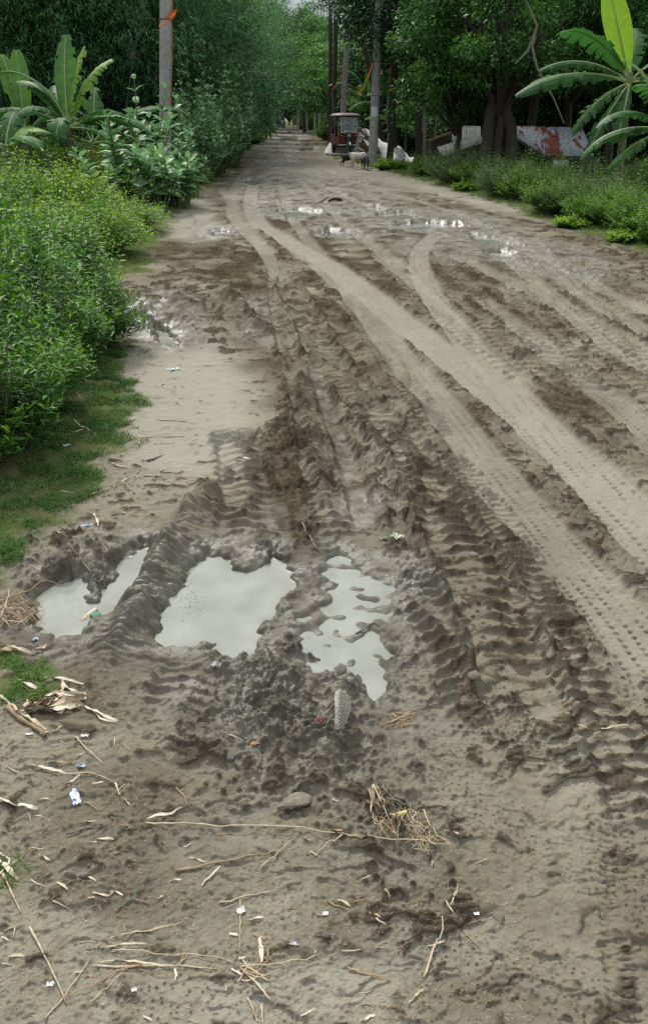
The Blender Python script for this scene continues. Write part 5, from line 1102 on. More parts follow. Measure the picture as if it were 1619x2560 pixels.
# ================================================================= STRAW, HUSKS AND LITTER ON THE MUD
def straw_mat(n, c, d): return simple(n, c, .65, scale=60, col2=d, bump=.1, spec=.3)
MS = [straw_mat('dry_straw', (.44, .37, .25), (.27, .205, .125)), straw_mat('pale_husk', (.54, .49, .38), (.35, .29, .19)), straw_mat('brown_stalk', (.28, .20, .115), (.16, .11, .06)), straw_mat('grey_twig', (.15, .13, .105), (.09, .075, .055)),
      straw_mat('green_blade', (.05, .12, .03), (.03, .07, .02)), straw_mat('orange_brown_straw', (.34, .21, .10), (.22, .135, .065))]
M_WH = simple('white_scrap', (.66, .66, .62), .6, scale=40, var=.3); M_BLUEP = simple('blue_packet', (.07, .12, .42), .4, scale=45, col2=(.65, .70, .78)); M_FOIL = simple('silver_foil', (.42, .46, .52), .3, .5, scale=50, var=.6)
def cv4(x, y): return (x/2.38/K, (1800+y/2.38)/K)
def cv5(x, y): return ((600+x/2.343)/K, (1850+y/2.343)/K)
def cv1(x, y): return (x/2.72/K, (1240+y/2.72)/K)
def cv6(x, y): return (x/2.38/K, (880+y/2.38)/K)
def cv3(x, y): return ((1000+x/2.46)/K, (1240+y/2.46)/K)
def cv2(x, y): return ((360+x/2.058)/K, (1240+y/2.058)/K)
def stalk_mesh(W, r, flat, rg, taper=.5):
    """W: world points; flat: 0 round stem, >0 leaf-like strip width factor"""
    if not flat:
        mb = MB(); n = len(W); mb.tube(W, [r*(1-taper*i/(n-1))*(1+.12*rg.normal()) for i in range(n)], 6)
        return mb.v, mb.f
    vs, fs = [], []; n = len(W)
    for i, p in enumerate(W):
        t = (W[min(i+1, n-1)]-W[max(i-1, 0)]).normalized(); s = t.cross(Vector((0, 0, 1))).normalized(); k = i/(n-1); w_ = .55*r*(.45+.75*math.sin(math.pi*(.15+.8*k))) if taper else r
        tw = rg.normal(0, .35)+.7*math.sin(k*4+flat*7)
        u = s*math.cos(tw)+Vector((0, 0, 1))*math.sin(tw)
        for q, h in ((-1, 0.), (-.4, -.25), (.4, -.25), (1, 0.)): vs.append(p+u*w_*q+Vector((0, 0, h*w_*.7+w_*.35)))
        for q, h in ((1, -.12), (-1, -.12)): pass
        if i: fs += [((i-1)*4+j, (i-1)*4+j+1, i*4+j+1, i*4+j) for j in range(3)]
    return vs, fs
def stalk(pts, r, label=None, mat=0, flat=0, name='straw', cat='straw', group=None, lift=.004, seg=5, taper=.5, parent=None, seed=None):
    r = r*(.85 if flat else .62)
    rg = np.random.default_rng(int(abs(pts[0][0])*7+abs(pts[0][1])*3)+(seed or 0)); W = []
    for a, b_ in zip(pts[:-1], pts[1:]):
        for k in range(seg):
            f = k/seg; W.append(G(a[0]*(1-f)+b_[0]*f, a[1]*(1-f)+b_[1]*f))
    W.append(G(*pts[-1])); 
    # stiff stems bridge the hollows: take the upper envelope
    z = np.array([w_.z for w_ in W]); n = len(z); zz = z.copy()
    li = np.polyfit(np.arange(n), z, 1) if n > 2 else [0, z.mean()]; ln = np.polyval(li, np.arange(n)); res = (z-ln).max()
    for i in range(n): zz[i] = ln[i]+res*.55+.12*(z[i]-ln[i])
    W = [Vector((w_.x+rg.normal(0, .0006), w_.y+rg.normal(0, .0006), zz[i]+lift*.4+r*.35)) for i, w_ in enumerate(W)]
    c = W[0].copy(); vs, fs = stalk_mesh([w_-c for w_ in W], r, flat, rg, taper)
    me = mesh_np(name, vs, fs, MS[mat] if isinstance(mat, int) else mat, smooth=True)
    o = obj(name, me, parent, c if parent is None else c-parent.location)
    if parent is None: tag(o, label, cat, group)
    return o
ST = [
 ([cv4(180, 1240), cv4(290, 1450), cv4(400, 1690)], .0042, 0, 0, 'long straight pale stick slanting down to the crossing at bottom left'),
 ([cv4(270, 1780), cv4(390, 1650), cv4(530, 1440)], .0034, 0, 0, 'pale stalk crossing the foot of the long slanting stick at bottom left'),
 ([cv4(1045, 905), cv4(1230, 872), cv4(1523, 810), cv5(210, 655)], .0062, 2, 0, 'thick brown cane lying left of centre below the long thin stalk'),
 ([cv4(865, 630), cv4(1150, 632), cv5(0, 515), cv5(600, 545), cv5(800, 575), cv5(1240, 640)], .0040, 0, 0, 'longest straight stalk lying across the middle of the foreground'),
 ([cv5(605, 545), cv5(520, 610), cv5(430, 690)], .0030, 0, 0, 'short side stalk forking down from the longest stalk'),
 ([cv4(765, 660), cv4(930, 590), cv4(1085, 530)], .0075, 1, 1, 'flat pale leaf strip left of the longest stalk'),
 ([cv4(1050, 395), cv4(1100, 470), cv4(1115, 515)], .003, 5, 0, 'short orange brown straw touching the flat pale strip'),
 ([cv4(395, 685), cv4(480, 672), cv4(560, 650), cv4(670, 635)], .0040, 3, 0, 'crooked dark grey twig left of centre'),
 ([cv4(550, 385), cv4(690, 385), cv4(715, 455)], .0048, 1, 1, 'sharply bent pale strip right of the blue packet'),
 ([cv4(440, 90), cv4(520, 180), cv4(620, 270)], .0040, 0, 0, 'slanting straw below the dry husk bundle'),
 ([cv4(190, 275), cv4(290, 300), cv4(400, 330)], .0085, 1, 1, 'broad pale leaf blade above the blue packet'),
 ([cv4(400, 330), cv4(540, 325), cv4(700, 375)], .0035, 0, 0, 'thin straw running right from the broad pale blade'),
 ([cv4(360, 415), cv4(420, 370), cv4(480, 330)], .0052, 1, 1, 'short pale strip just above the blue packet'),
 ([cv4(0, 495), cv4(120, 515), cv4(230, 535)], .013, 1, 1, 'wide pale green sheath at the left frame edge'),
 ([cv4(-30, 820), cv4(50, 890), cv4(115, 960)], .012, 1, 1, 'wide pale sheath strip at the left edge under two crossed straws'),
 ([cv4(-10, 930), cv4(60, 870), cv4(130, 820)], .0050, 1, 1, 'pale straw rising right across the wide sheath strip at the left edge'),
 ([cv4(20, 920), cv4(70, 1030), cv4(125, 1150)], .0045, 0, 0, 'pale stick pointing down from the crossed straws at the left edge'),
 ([cv4(0, 790), cv4(60, 830), cv4(50, 900), cv4(70, 880)], .0045, 1, 1, 'curled strip above the crossed straws at the left edge'),
 ([cv4(600, 1365), cv4(740, 1350), cv4(870, 1325)], .0045, 0, 1, 'tapering straw leaf, lower of two side by side at lower left'),
 ([cv4(660, 1300), cv4(850, 1265), cv4(1090, 1215)], .0045, 0, 1, 'long tapering straw leaf, upper of two side by side at lower left'),
 ([cv4(670, 1380), cv4(980, 1392), cv4(1280, 1420), cv4(1500, 1480)], .0028, 0, 0, 'long thin stalk curving right in the lower foreground'),
 ([cv4(560, 1470), cv4(900, 1468), cv4(1060, 1470), cv4(1290, 1490)], .0040, 0, 0, 'long straw lying level below the thin curving stalk'),
 ([cv4(600, 1450), cv4(700, 1430), cv4(860, 1450), cv4(1040, 1462)], .0035, 1, 1, 'frayed strip beside the level straw at lower left'),
 ([cv4(850, 1470), cv4(700, 1500), cv4(560, 1590), cv4(400, 1650)], .0032, 5, 0, 'curved brown straw from the level straw to the crossed sticks'),
 ([cv4(1040, 1470), cv4(1050, 1560)], .0045, 1, 1, 'short strip hanging below the level straw'),
 ([cv4(1060, 1460), cv4(1140, 1370)], .0045, 5, 1, 'short brown strip rising above the level straw'),
 ([cv4(1430, 1060), cv4(1430, 1210), cv4(1430, 1365)], .0026, 0, 0, 'thin straw lying upright in the view left of the bottom centre'),
 ([cv4(1300, 1090), cv4(1420, 1062), cv5(210, 890)], .0042, 0, 0, 'straw lying level across the top of the upright thin one'),
 ([cv4(540, 1690), cv4(640, 1600), cv4(735, 1515)], .0032, 0, 0, 'slanting straw right of the crossed sticks'),
 ([cv4(1200, 990), cv4(1310, 875)], .0052, 1, 1, 'short split pale strip just under the thick brown cane'),
 ([cv4(680, 1145), cv4(780, 1070), cv4(840, 990)], .0042, 4, 1, 'single fresh green grass blade on the mud'),
 ([cv4(800, 1075), cv4(890, 1105)], .004, 3, 0, 'small grey stick right of the green blade'),
 ([cv5(1075, 1395), cv5(1130, 1240), cv5(1190, 1100), cv5(1178, 1070)], .0045, 0, 0, 'straight pale stick right of the bottom centre'),
 ([cv5(1310, 1130), cv5(1355, 1180), cv5(1400, 1225)], .0040, 2, 0, 'short brown stalk right of the straight pale stick'),
 ([cv5(120, 760), cv5(220, 670), cv5(325, 575)], .0036, 0, 0, 'straw slanting up towards the longest stalk'),
 ([cv5(1065, 420), cv5(1110, 510), cv5(1155, 565), cv5(1230, 635)], .0034, 0, 0, 'bent straw meeting the right end of the longest stalk'),
 ([cv5(775, 300), cv5(765, 430)], .0050, 0, 1, 'short broad straw standing at the top of the straw tangle'),
 ([cv5(860, 340), cv5(980, 390), cv5(1060, 440)], .0045, 3, 0, 'grey stalk over the straw tangle'),
 ([cv5(780, 300), cv5(870, 460), cv5(930, 550)], .0026, 0, 0, 'thin straw running down through the straw tangle'),
 ([cv5(515, 485), cv5(650, 460)], .0032, 2, 0, 'short brown straw left of the straw tangle'),
 ([cv5(630, 1345), cv5(740, 1375), cv5(865, 1405)], .0034, 5, 0, 'orange brown straw near the bottom centre'),
 ([cv5(0, 1340), cv5(250, 1315), cv5(470, 1260)], .0034, 0, 0, 'long curved straw at the lower centre'),
 ([cv5(112, 1170), cv5(125, 1240), cv5(130, 1315)], .0095, 1, 1, 'broad white husk strip at the lower centre'),
 ([cv5(1200, 950), cv5(1255, 1005)], .0035, 1, 1, 'small pale strip under the forked straw at right of centre'),
 ([cv5(1270, 850), cv5(1265, 900), cv5(1235, 965)], .0035, 1, 1, 'small forked pale straw right of centre'),
 ([cv5(510, 945), cv5(570, 980), cv5(630, 1000)], .0045, 2, 0, 'brown stalk piece in the middle of the lower mud'),
 ([cv5(700, 1650), cv5(800, 1615)], .0055, 1, 1, 'short broad strip at the bottom edge of the view'),
 ([cv5(985, 1545), cv5(1030, 1500), cv5(1080, 1465)], .0045, 0, 1, 'tapered straw tip near the bottom edge right of centre'),
 ([cv5(45, 1510), cv5(80, 1600), cv5(105, 1660)], .0034, 0, 0, 'straw running off the bottom edge, left one of two'),
 ([cv5(125, 1560), cv5(135, 1670)], .0040, 0, 0, 'straw running off the bottom edge, right one of two'),
 ([cv5(0, 1340), cv5(80, 1420), cv5(180, 1530)], .0040, 0, 1, 'straw blade crossing down from the long curved straw'),
 ([cv5(0, 1400), cv5(50, 1415), cv5(110, 1380)], .0050, 0, 1, 'curled straw blade beside the long curved straw'),
 ([cv3(1080, 1430), cv3(1230, 1440), cv3(1400, 1428)], .0060, 0, 1, 'orange and tan straw lying alone on the right of the mud'),
 ([cv6(440, 400), cv6(535, 470)], .010, 1, 0, 'pale thick stick end on the left grass'),
 ([cv6(430, 455), cv6(500, 460)], .008, 1, 0, 'pale thick stick lying against another on the left grass'),
 ([cv6(670, 680), cv6(775, 700)], .009, 0, 1, 'brownish dry leaf roll at the edge of the grass'),
 ([cv6(680, 795), cv6(755, 755)], .009, 1, 1, 'short pale husk on the bare soil by the grass'),
 ([cv6(540, 855), cv6(660, 810), cv6(760, 785), cv6(910, 710)], .0045, 0, 0, 'bent straw running from the grass edge over the bare soil'),
 ([cv6(860, 740), cv6(1070, 752), cv6(1270, 765)], .0065, 0, 0, 'long level straw ending at the mud ridge'),
 ([cv6(745, 540), cv6(815, 505)], .007, 0, 1, 'small tan strip on the pale soil'),
 ([cv6(825, 570), cv6(835, 515)], .008, 5, 1, 'small orange brown leaf on the pale soil'),
 ([cv6(930, 405), cv6(1110, 420)], .005, 2, 0, 'thin dark stick on the pale dry soil'),
 ([cv6(875, 655), cv6(920, 640), cv6(960, 622)], .010, 3, 0, 'dark stubby stick on the pale dry soil'),
 ([cv6(430, 220), cv6(480, 280), cv6(525, 335)], .004, 0, 0, 'thin straw leaning out of the left shrub over the grass'),
 ([cv6(915, 550), cv6(1040, 545)], .005, 0, 0, 'thin pale straw level on the dry soil'),
 ([cv6(1400, 640), cv6(1490, 655)], .011, 1, 1, 'white strip beside the tyre lugs'),
 ([cv6(360, 835), cv6(440, 833)], .006, 0, 0, 'short straw in the lower grass'),
 ([cv6(820, 515), cv6(950, 510), cv6(1100, 505)], .006, 0, 0, 'thin tan straw with a tuft on the dry soil'),
 ([cv1(640, 125), cv1(660, 170), cv1(672, 205)], .010, 1, 1, 'white peeled strip above the left puddle'),
 ([cv1(460, 340), cv1(590, 470), cv1(720, 610)], .008, 3, 0, 'grey mud coated stick beside the left puddle'),
 ([cv1(530, 715), cv1(545, 760), cv1(590, 800)], .012, 3, 0, 'dark wet stick end standing in the left puddle'),
 ([cv2(815, 155), cv2(870, 240), cv2(905, 290)], .007, 3, 0, 'dark stick sunk in the mud above the right puddle'),
 ([cv2(1090, 720), cv2(1210, 675)], .006, 3, 0, 'thin dark stick in the right puddle'),
 ([cv2(440, 1232), cv2(510, 1218)], .004, 1, 0, 'small white straw in the churned mud'),
]
for k, (pts, r, m, fl, lb) in enumerate(ST):
    stalk(pts, r, lb, m, fl, ('dry_stick' if not fl and r > .0055 else 'dry_leaf_strip' if fl else 'straw') if m != 4 else 'grass_blade_cut', 'leaf' if fl else 'stick' if r > .0055 else 'straw', seed=k)
# husk bundle at the left, one thing of many strips
def bundle(name, cat, label, strips):
    c = G(*strips[0][0][0]); t = empty(name, c); tag(t, label, cat)
    for i, (pts, r, m, fl, lf) in enumerate(strips): stalk(pts, r, None, m, fl, 'husk' if fl else 'stalk', parent=t, lift=lf, seed=i)
    return t
rg = np.random.default_rng(21)
bundle('husk_bundle', 'husks', 'bundle of dry brown husks lying at the left edge of the churned mud',
       [([cv1(150+rg.uniform(-30, 60), 1470+rg.uniform(-50, 50)), cv1(370+rg.uniform(-40, 40), 1440+rg.uniform(-60, 60)), cv1(580+rg.uniform(-60, 30), 1410+rg.uniform(-60, 50))], .014+.008*rg.random(), int(rg.choice([0, 1, 2])), 1, .005+.03*rg.random()) for _ in range(15)]
       +[([cv1(380, 1390), cv1(440, 1330), cv1(430, 1260)], .014, 1, 1, .02), ([cv1(130, 1270), cv1(260, 1330)], .012, 1, 1, .02), ([cv1(200, 1245), cv1(400, 1250), cv1(570, 1285)], .009, 1, 1, .01), ([cv1(420, 1290), cv1(520, 1360), cv1(590, 1400)], .012, 1, 1, .015)])
bundle('husk_roll', 'husks', 'thick rolled brown husk slanting down at the left edge', [([cv1(60, 1450), cv1(170, 1540), cv1(310, 1630)], .016, 2, 0, .004), ([cv1(80, 1440), cv1(190, 1530), cv1(320, 1615)], .012, 0, 1, .025), ([cv1(0, 1370), cv1(100, 1450)], .010, 0, 0, .01)])
bundle('white_husk', 'husk', 'white and dark split husk pointing right from the husk bundle', [([cv1(580, 1440), cv1(700, 1500), cv1(805, 1545)], .010, 1, 1, .01), ([cv1(600, 1440), cv1(690, 1530), cv1(790, 1550)], .006, 1, 1, .012)])
bundle('dry_leaf_heap', 'leaves', 'brown dry leaves at the left edge beside the left puddle', [([cv1(-20, 1000), cv1(120, 1050), cv1(240, 1090)], .012, 0, 1, .01), ([cv1(220, 1080), cv1(290, 1050), cv1(320, 1020)], .012, 0, 1, .01), ([cv1(0, 1060), cv1(90, 1060)], .022, 2, 1, .01), ([cv1(40, 880), cv1(170, 880), cv1(275, 810)], .006, 0, 0, .02)])
bundle('twig_tangle', 'twigs', 'tangle of thin bare twigs at the left edge reaching over the left puddle',
       [([cv1(90, 745), cv1(260, 630), cv1(410, 490)], .004, 5, 0, .05), ([cv1(20, 860), cv1(60, 760), cv1(75, 680)], .005, 0, 0, .06), ([cv1(160, 690), cv1(165, 610)], .003, 2, 0, .05)]+
       [([cv1(rg.uniform(-20, 40), rg.uniform(700, 930)), cv1(rg.uniform(60, 160), rg.uniform(680, 930)), cv1(rg.uniform(140, 330), rg.uniform(780, 950))], (.0020+.0012*rg.random()), int(rg.choice([0, 2, 5])), 0, .01+.05*rg.random()) for _ in range(26)])
bundle('straw_tangle', 'straw', 'tangle of short dry straws at the right end of the longest stalk',
       [([cv5(cx_+rg.normal(0, 40), cy_+rg.normal(0, 35)), cv5(cx_+rg.normal(30, 45), cy_+rg.normal(40, 40))], (.0012+.0009*rg.random()), int(rg.choice([0, 0, 2, 5])), 0, .003+.012*rg.random()) for cx_, cy_ in [(980, 440), (1030, 520), (1080, 600), (900, 470), (1060, 560), (780, 330), (820, 500), (1010, 480)] for _ in range(16)])
bundle('straw_tuft', 'straw', 'small tuft of dry straw in the wet mud right of the white sandal sole', [([cv2(1290+rg.normal(0, 40), 1170+rg.normal(0, 30)), cv2(1380+rg.normal(0, 40), 1130+rg.normal(0, 35))], .003, int(rg.choice([0, 2, 5])), 0, .01) for _ in range(14)])
bundle('straw_clump', 'straw', 'clump of frayed straw at the bottom of the view left of centre', [([cv4(1470+rg.normal(0, 50), 1500+rg.normal(0, 40)), cv4(1540+rg.normal(0, 60), 1540+rg.normal(0, 60))], .003, int(rg.choice([0, 0, 5])), int(rg.random() < .4), .004) for _ in range(16)])
# small pieces nobody could point to singly
def scatter_px(n, regs, rg):
    out = []
    for x0, x1, y0, y1, k in regs:
        for _ in range(int(n*k)): out.append((rg.uniform(x0, x1), rg.uniform(y0, y1)))
    return out
rg = np.random.default_rng(31)
for (x, y) in scatter_px(150, [(0, 300, 1700, 2300, .40), (300, 900, 1950, 2408, .28), (280, 480, 830, 1130, .14), (700, 1150, 1850, 2250, .12), (60, 330, 1180, 1260, .06)], rg):
    l = rg.uniform(14, 48)*(.55 if y < 1300 else 1); a = rg.uniform(-.9, .9)+(1.4 if rg.random() < .2 else 0); fl = int(rg.random() < .45)
    stalk([(x, y), (x+l*math.cos(a), y+l*math.sin(a)*.6)], (.0014+.0022*rg.random())*(1.8 if fl else 1)*(1.6 if y < 1300 else 1), 'small dry straw scrap strewn on the mud', int(rg.choice([0, 0, 1, 2, 5])), fl, 'straw_scrap', 'straw', 'small straw scraps strewn on the mud', seg=3)
V, F, vv = [], [], []
for (x, y) in scatter_px(3600, [(0, 700, 1850, 2408, .36), (600, 1250, 1900, 2408, .34), (0, 350, 1500, 1900, .10), (280, 560, 820, 1150, .12), (700, 1100, 1500, 1900, .08)], rg):
    p = G(x, y, .002); l = rg.uniform(.006, .03); a = rg.uniform(0, 6.28); d = Vector((math.cos(a), math.sin(a), rg.normal(0, .15)))*l; s = Vector((-math.sin(a), math.cos(a), 0))*rg.uniform(.0004, .0011); k = len(V)
    V += [p, p+d+s, p+d*.5+Vector((0, 0, .001)), p-s*1.0]; F.append((k, k+1, k+2)); F.append((k, k+2, k+3))
o = obj('chaff', mesh_np('chaff', V, F, MS[0])); tag(o, 'fine chaff and straw crumbs all over the foreground mud', 'chaff', kind='stuff')
# mud clods one can pick out, stones, small pits' rims
M_CLOD = simple('mud_clod', (.17, .146, .105), .8, scale=30, var=.4, bump=.5); M_CLODW = simple('wet_mud_clod', (.12, .112, .092), .45, scale=30, var=.4, bump=.5); M_STONE = simple('pale_stone', (.36, .35, .31), .8, scale=25)
def clod_me(seed):
    rg = np.random.default_rng(seed); import bmesh; bm = bmesh.new(); bmesh.ops.create_icosphere(bm, subdivisions=2, radius=1)
    for v in bm.verts:
        f = 1+.28*pn(np.array([v.co.x*1.7+seed]), np.array([v.co.y*1.7+v.co.z]), seed)[0]+.12*pn(np.array([v.co.x*5]), np.array([v.co.z*5+v.co.y]), seed+3)[0]; v.co = v.co*f
    me = bpy.data.meshes.new('clod'); bm.to_mesh(me); bm.free(); me.polygons.foreach_set('use_smooth', np.ones(len(me.polygons), bool)); return me
CM = [clod_me(i) for i in range(5)]; CMW = [m.copy() for m in CM]
for m in CM: m.materials.append(M_CLOD)
for m in CMW: m.materials.append(M_CLODW)
def clod(x, y, s, label, wetc=False, group=None, nm='mud_clod', el=(1.3, 1, .7), mat=None):
    s = s*.68; p = G(x, y, -s*.05); me = (CMW if wetc else CM)[int(rg.integers(5))]
    if mat: me = me.copy(); me.materials[0] = mat
    o = obj(nm, me, None, p, (rg.normal(0, .3), rg.normal(0, .3), rg.uniform(0, 6.28)), (s*el[0], s*el[1], s*el[2])); return tag(o, label, 'clod' if nm == 'mud_clod' else 'stone', group)
for x, y, s, w_, lb in ((612, 1283, .016, 0, 'rounded mud lump at the upper edge of the large puddle'), (1112, 1600, .026, 0, 'smooth mud lump with a light top on the right rut'), (1112, 1305, .030, 0, 'large dark clod on the right tyre track'), (800, 1575, .032, 1, 'wet grey clod standing below the right puddle'),
                       (120, 1600, .02, 0, 'clod on the soil left of the mud ridge'), (200, 2060, .018, 0, 'dark clod at the lower left'), (675, 2025, .008, 0, 'small round dark pellet under the longest stalk'), (476, 2240, .014, 0, 'brown clod at the lower left of centre'), (765, 2205, .014, 1, 'dark wet clod at the lower centre'), (1110, 1922, .012, 0, 'oblong brown clod right of the straw tangle'),
                       (1400, 2145, .014, 0, 'dark clod in a shallow print on the right'), (1170, 2160, .020, 0, 'long clod beside the foot print on the right'), (540, 1780, .026, 1, 'dark wet clod left of the churned heap'), (585, 1665, .030, 1, 'rounded wet clod on top of the churned heap')):
    clod(x, y, s, lb, w_)
for (x, y) in scatter_px(170, [(450, 900, 1500, 1900, .30), (900, 1200, 1200, 1800, .20), (1150, 1450, 1450, 1900, .15), (680, 1000, 850, 1300, .20), (100, 1000, 1850, 2400, .08)], rg):
    clod(x, y, rg.uniform(.003, .008), 'small crumb of mud thrown up beside the ruts', y > 1450 and x < 950, 'small mud crumbs beside the ruts')
# flies / specks on the puddle
V, F = [], []
for _ in range(60):
    x, y = cv1(rg.normal(1300, 60), rg.normal(700, 65)); p = P(x, y, -.0195); k = len(V); s = .0022
    for dx, dy, dz in ((s, 0, 0), (-s*.5, s*.8, 0), (-s*.5, -s*.8, 0), (0, 0, .002)): V.append((p[0]+dx, p[1]+dy, p[2]+dz))
    F += [(k, k+1, k+3), (k+1, k+2, k+3), (k+2, k, k+3)]
tag(obj('floating_specks', mesh_np('floating_specks', V, F, M_DARK)), 'tiny dark insects floating in a swarm on the large puddle', 'insects', kind='stuff')
# white sandal sole, half sunk shoe sole, packets
def sole(loc, L, W, th, rot, mat, label, nm, cat, tread_=False):
    n = 22; vs = []; t = empty(nm, loc); t.rotation_euler = rot; tag(t, label, cat)
    def wid(u): return W*.5*(.72+.28*math.cos((u-.68)*4.6))*math.sqrt(max(0.0, 1-abs(2*u-1)**6))
    top, bot = [], []
    mb = MB(); N_ = 7
    for k in range(2):
        for i in range(n+1):
            u = i/n
            for j in range(N_):
                s = j/(N_-1)*2-1; e = math.sqrt(max(0, 1-abs(s)**4)); z = (th*(.55+.45*e)+.010*math.sin(u*3.1)*1.0) if k else .010*math.sin(u*3.1)
                mb.v.append(((u-.5)*L, s*wid(u)+.12*W*math.sin((u-.3)*2.4), z))
    off = (n+1)*N_
    for i in range(n):
        for j in range(N_-1):
            a = i*N_+j; mb.f.append((off+a, off+a+N_, off+a+N_+1, off+a+1)); mb.f.append((a, a+1, a+N_+1, a+N_))
        for j in (0, N_-1): a = i*N_+j; mb.f.append((a, a+N_, off+a+N_, off+a) if j == 0 else (a, off+a, off+a+N_, a+N_))
    mb.build('sole', mat, t, True)
    if tread_:
        for i in range(1, 13):
            for j in (-1, 0, 1):
                u = i/13.5; w_ = wid(u)*.58; c = ((u-.5)*L, j*w_+.12*W*math.sin((u-.3)*2.4), th+.0095*math.sin(u*3.1)+.0012)
                b_ = MB(); b_.box((0, 0, 0), (L/16, w_*.82, .004), .15*(1 if (i+j) % 2 else -1), .001); o = b_.build('tread_block', mat, t, False, c)
    return t
M_SOLE = simple('muddy_white_sole', (.36, .34, .28), .7, scale=30, col2=(.13, .115, .085), bump=.4)
sole(G(797, 1690, .045), .125, .062, .012, (math.radians(52), math.radians(-12), math.radians(78)), M_SOLE, 'muddy white patterned shoe sole standing on edge in the churned mud', 'shoe_sole', 'shoe sole', True)
sole(G(692, 1897, .012), .095, .048, .012, (math.radians(-6), math.radians(4), math.radians(20)), M_CLOD, 'mud covered flip flop lying flat below the churned mud', 'flip_flop', 'sandal')
def crumple(x, y, sx, sy, mat, label, nm, cat, amp=.35, rz=0, seed=0):
    if mat in (M_WH, M_FOIL): sx *= .7; sy *= .7
    p = G(x, y, .004); rr = np.random.default_rng(seed+60); n, m = 7, 6; vs = [(((i/(n-1))-.5)*sx*(1+.12*rr.normal()), ((j/(m-1))-.5)*sy*(1+.15*rr.normal()), abs(rr.normal(0, 1))*amp*min(sx, sy)*.5) for i in range(n) for j in range(m)]
    me = mesh_np(nm, vs, [(i*m+j, (i+1)*m+j, (i+1)*m+j+1, i*m+j+1) for i in range(n-1) for j in range(m-1)], mat); o = obj(nm, me, None, p, (0, 0, rz)); s = o.modifiers.new('thickness', 'SOLIDIFY'); s.thickness = .0006; return tag(o, label, cat)
crumple(*cv4(450, 465), .052, .020, M_BLUEP, 'blue and white torn packet on the soil at the left', 'packet', 'packet', .15, math.radians(-62), 1)
crumple(*cv4(485, 275), .034, .024, M_FOIL, 'silver grey crumpled wrapper above the blue packet', 'wrapper', 'wrapper', .5, .3, 2)
crumple(*cv4(1435, 1140), .024, .020, M_WH, 'torn white paper scrap by the thin upright straw', 'paper_scrap', 'paper', .3, .3, 3)
crumple(*cv4(300, 1565), .022, .012, M_WH, 'small white scrap inside the crossed sticks at bottom left', 'paper_scrap', 'paper', .3, .2, 4)
crumple(*cv4(800, 1615), .016, .009, M_WH, 'tiny white scrap on the bottom soil', 'paper_scrap', 'paper', .3, .2, 5)
crumple(*cv5(500, 1018), .018, .011, M_WH, 'white scrap in the centre of the lower mud', 'paper_scrap', 'paper', .3, .1, 6)
crumple(*cv5(1385, 1010), .018, .011, M_WH, 'pale scrap on the clod at the right of the lower mud', 'paper_scrap', 'paper', .3, .1, 7)
crumple(*cv5(315, 1205), .022, .012, M_FOIL, 'bluish clear plastic scrap at the lower centre', 'plastic_scrap', 'plastic', .4, -.4, 8)
crumple(*cv4(505, 90), .030, .012, M_WH, 'whitish dirty scrap below the husk bundle', 'paper_scrap', 'paper', .3, .1, 9)
crumple(*cv1(245, 990), .032, .020, M_FOIL, 'grey green plastic scrap at the near shore of the left puddle', 'plastic_scrap', 'plastic', .5, .6, 10)
crumple(*cv1(590, 205), .045, .020, simple('blue_grey_plastic', (.22, .28, .38), .5, scale=30), 'blue grey plastic scrap on the soil above the left puddle', 'plastic_scrap', 'plastic', .3, .1, 11)
crumple(*cv2(395, 880), .06, .028, simple('dark_plastic', (.05, .05, .045), .35, scale=30, col2=(.45, .45, .42)), 'black and white muddy plastic bag at the near tip of the large puddle', 'plastic_bag', 'plastic bag', .6, .1, 12)
crumple(*cv2(1295, 215), .050, .038, simple('pale_green_leaf', (.24, .34, .20), .5, scale=20, col2=(.45, .50, .36)), 'pale green torn leaf above the right puddle', 'torn_leaf', 'leaf', .5, .7, 13)
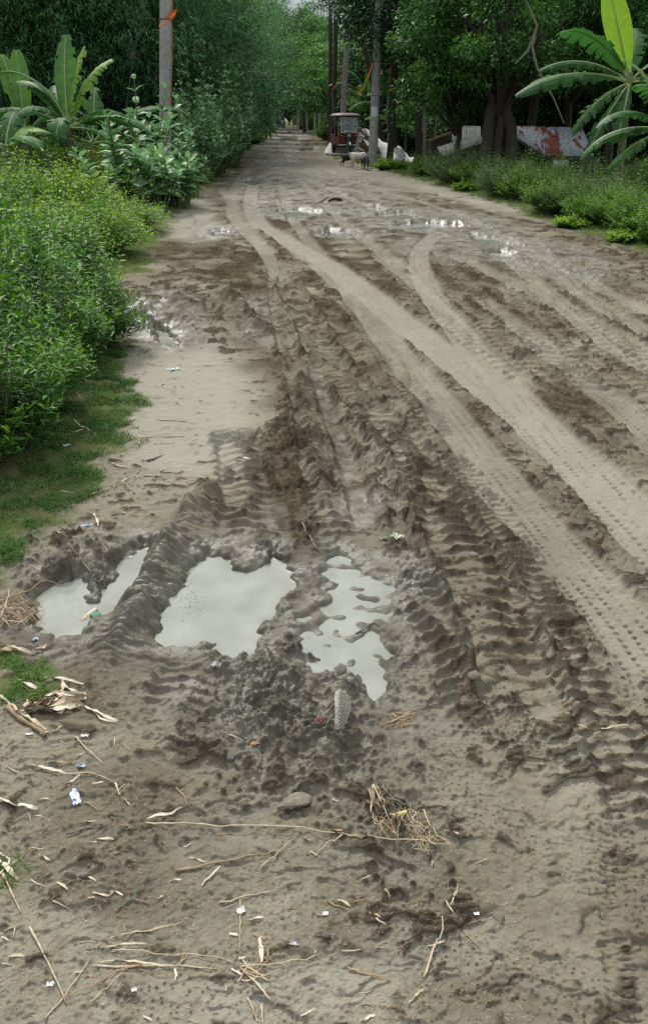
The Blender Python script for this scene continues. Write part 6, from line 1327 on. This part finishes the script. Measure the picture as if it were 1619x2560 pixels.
crumple(*cv2(1235, 225), .040, .024, simple('olive_leaf', (.14, .17, .08), .6, scale=20), 'darker olive leaf piece beside the pale green torn one', 'torn_leaf', 'leaf', .4, -.3, 14)
crumple(*cv2(905, 1135), .022, .016, simple('red_scrap', (.22, .06, .04), .6, scale=30), 'small red scrap left of the white shoe sole', 'plastic_scrap', 'plastic', .5, .3, 15)
crumple(*cv2(575, 1270), .030, .012, MS[5], 'small orange brown leaf in the churned mud', 'dry_leaf', 'leaf', .4, .2, 16)
crumple(*cv1(200, 1620), .03, .01, M_WH, 'white peel on the soil below the husk bundle', 'peel', 'peel', .3, .1, 17)
crumple(*cv6(400, 550), .06, .03, M_WH, 'broken white foam scraps in the left grass', 'foam_scrap', 'foam', .4, .2, 18)
crumple(*cv6(1030, 105), .09, .05, simple('pale_green_plastic', (.35, .47, .40), .5, scale=20), 'pale green plastic scrap on the far end of the dry soil', 'plastic_scrap', 'plastic', .2, .2, 19)
# corn cob with a green bottle cap beside the left puddle
c = G(*cv1(545, 880)); t = empty('corn_cob', c, math.radians(58)); tag(t, 'muddy chewed corn cob leaning at the shore of the left puddle', 'corn cob')
mb = MB(); mb.tube([(0, 0, .012), (.03, 0, .018), (.06, 0, .026), (.085, 0, .034)], [.010, .014, .013, .006], 10); mb.build('core', MS[1], t, True)
for i in range(6):
    for j in range(7):
        a = j*.9; b_ = MB(); b_.box((0, 0, 0), (.006, .005, .004), a, .001); b_.build('kernel', MS[5] if (i+j) % 4 == 0 else MS[1], t, False, (.012+i*.011, .013*math.cos(a), .017+.0015*i+.013*math.sin(a)))
mb = MB(); mb.tube([(0, 0, 0), (0, .002, .012)], [.019, .018], 16); o = mb.build('green_cap', simple('green_plastic', (.02, .16, .08), .4), None, True, G(*cv1(648, 800), .004)); tag(o, 'green plastic bottle cap beside the corn cob', 'bottle cap')
mb = MB(); mb.tube([(0, 0, 0), (.035, .01, .004)], [.006, .0055], 10); o = mb.build('cigarette_end', simple('yellow_filter', (.45, .42, .10), .6), None, True, G(*cv5(895, 445), .007)); tag(o, 'yellowish filter stub under the straw tangle', 'cigarette end')
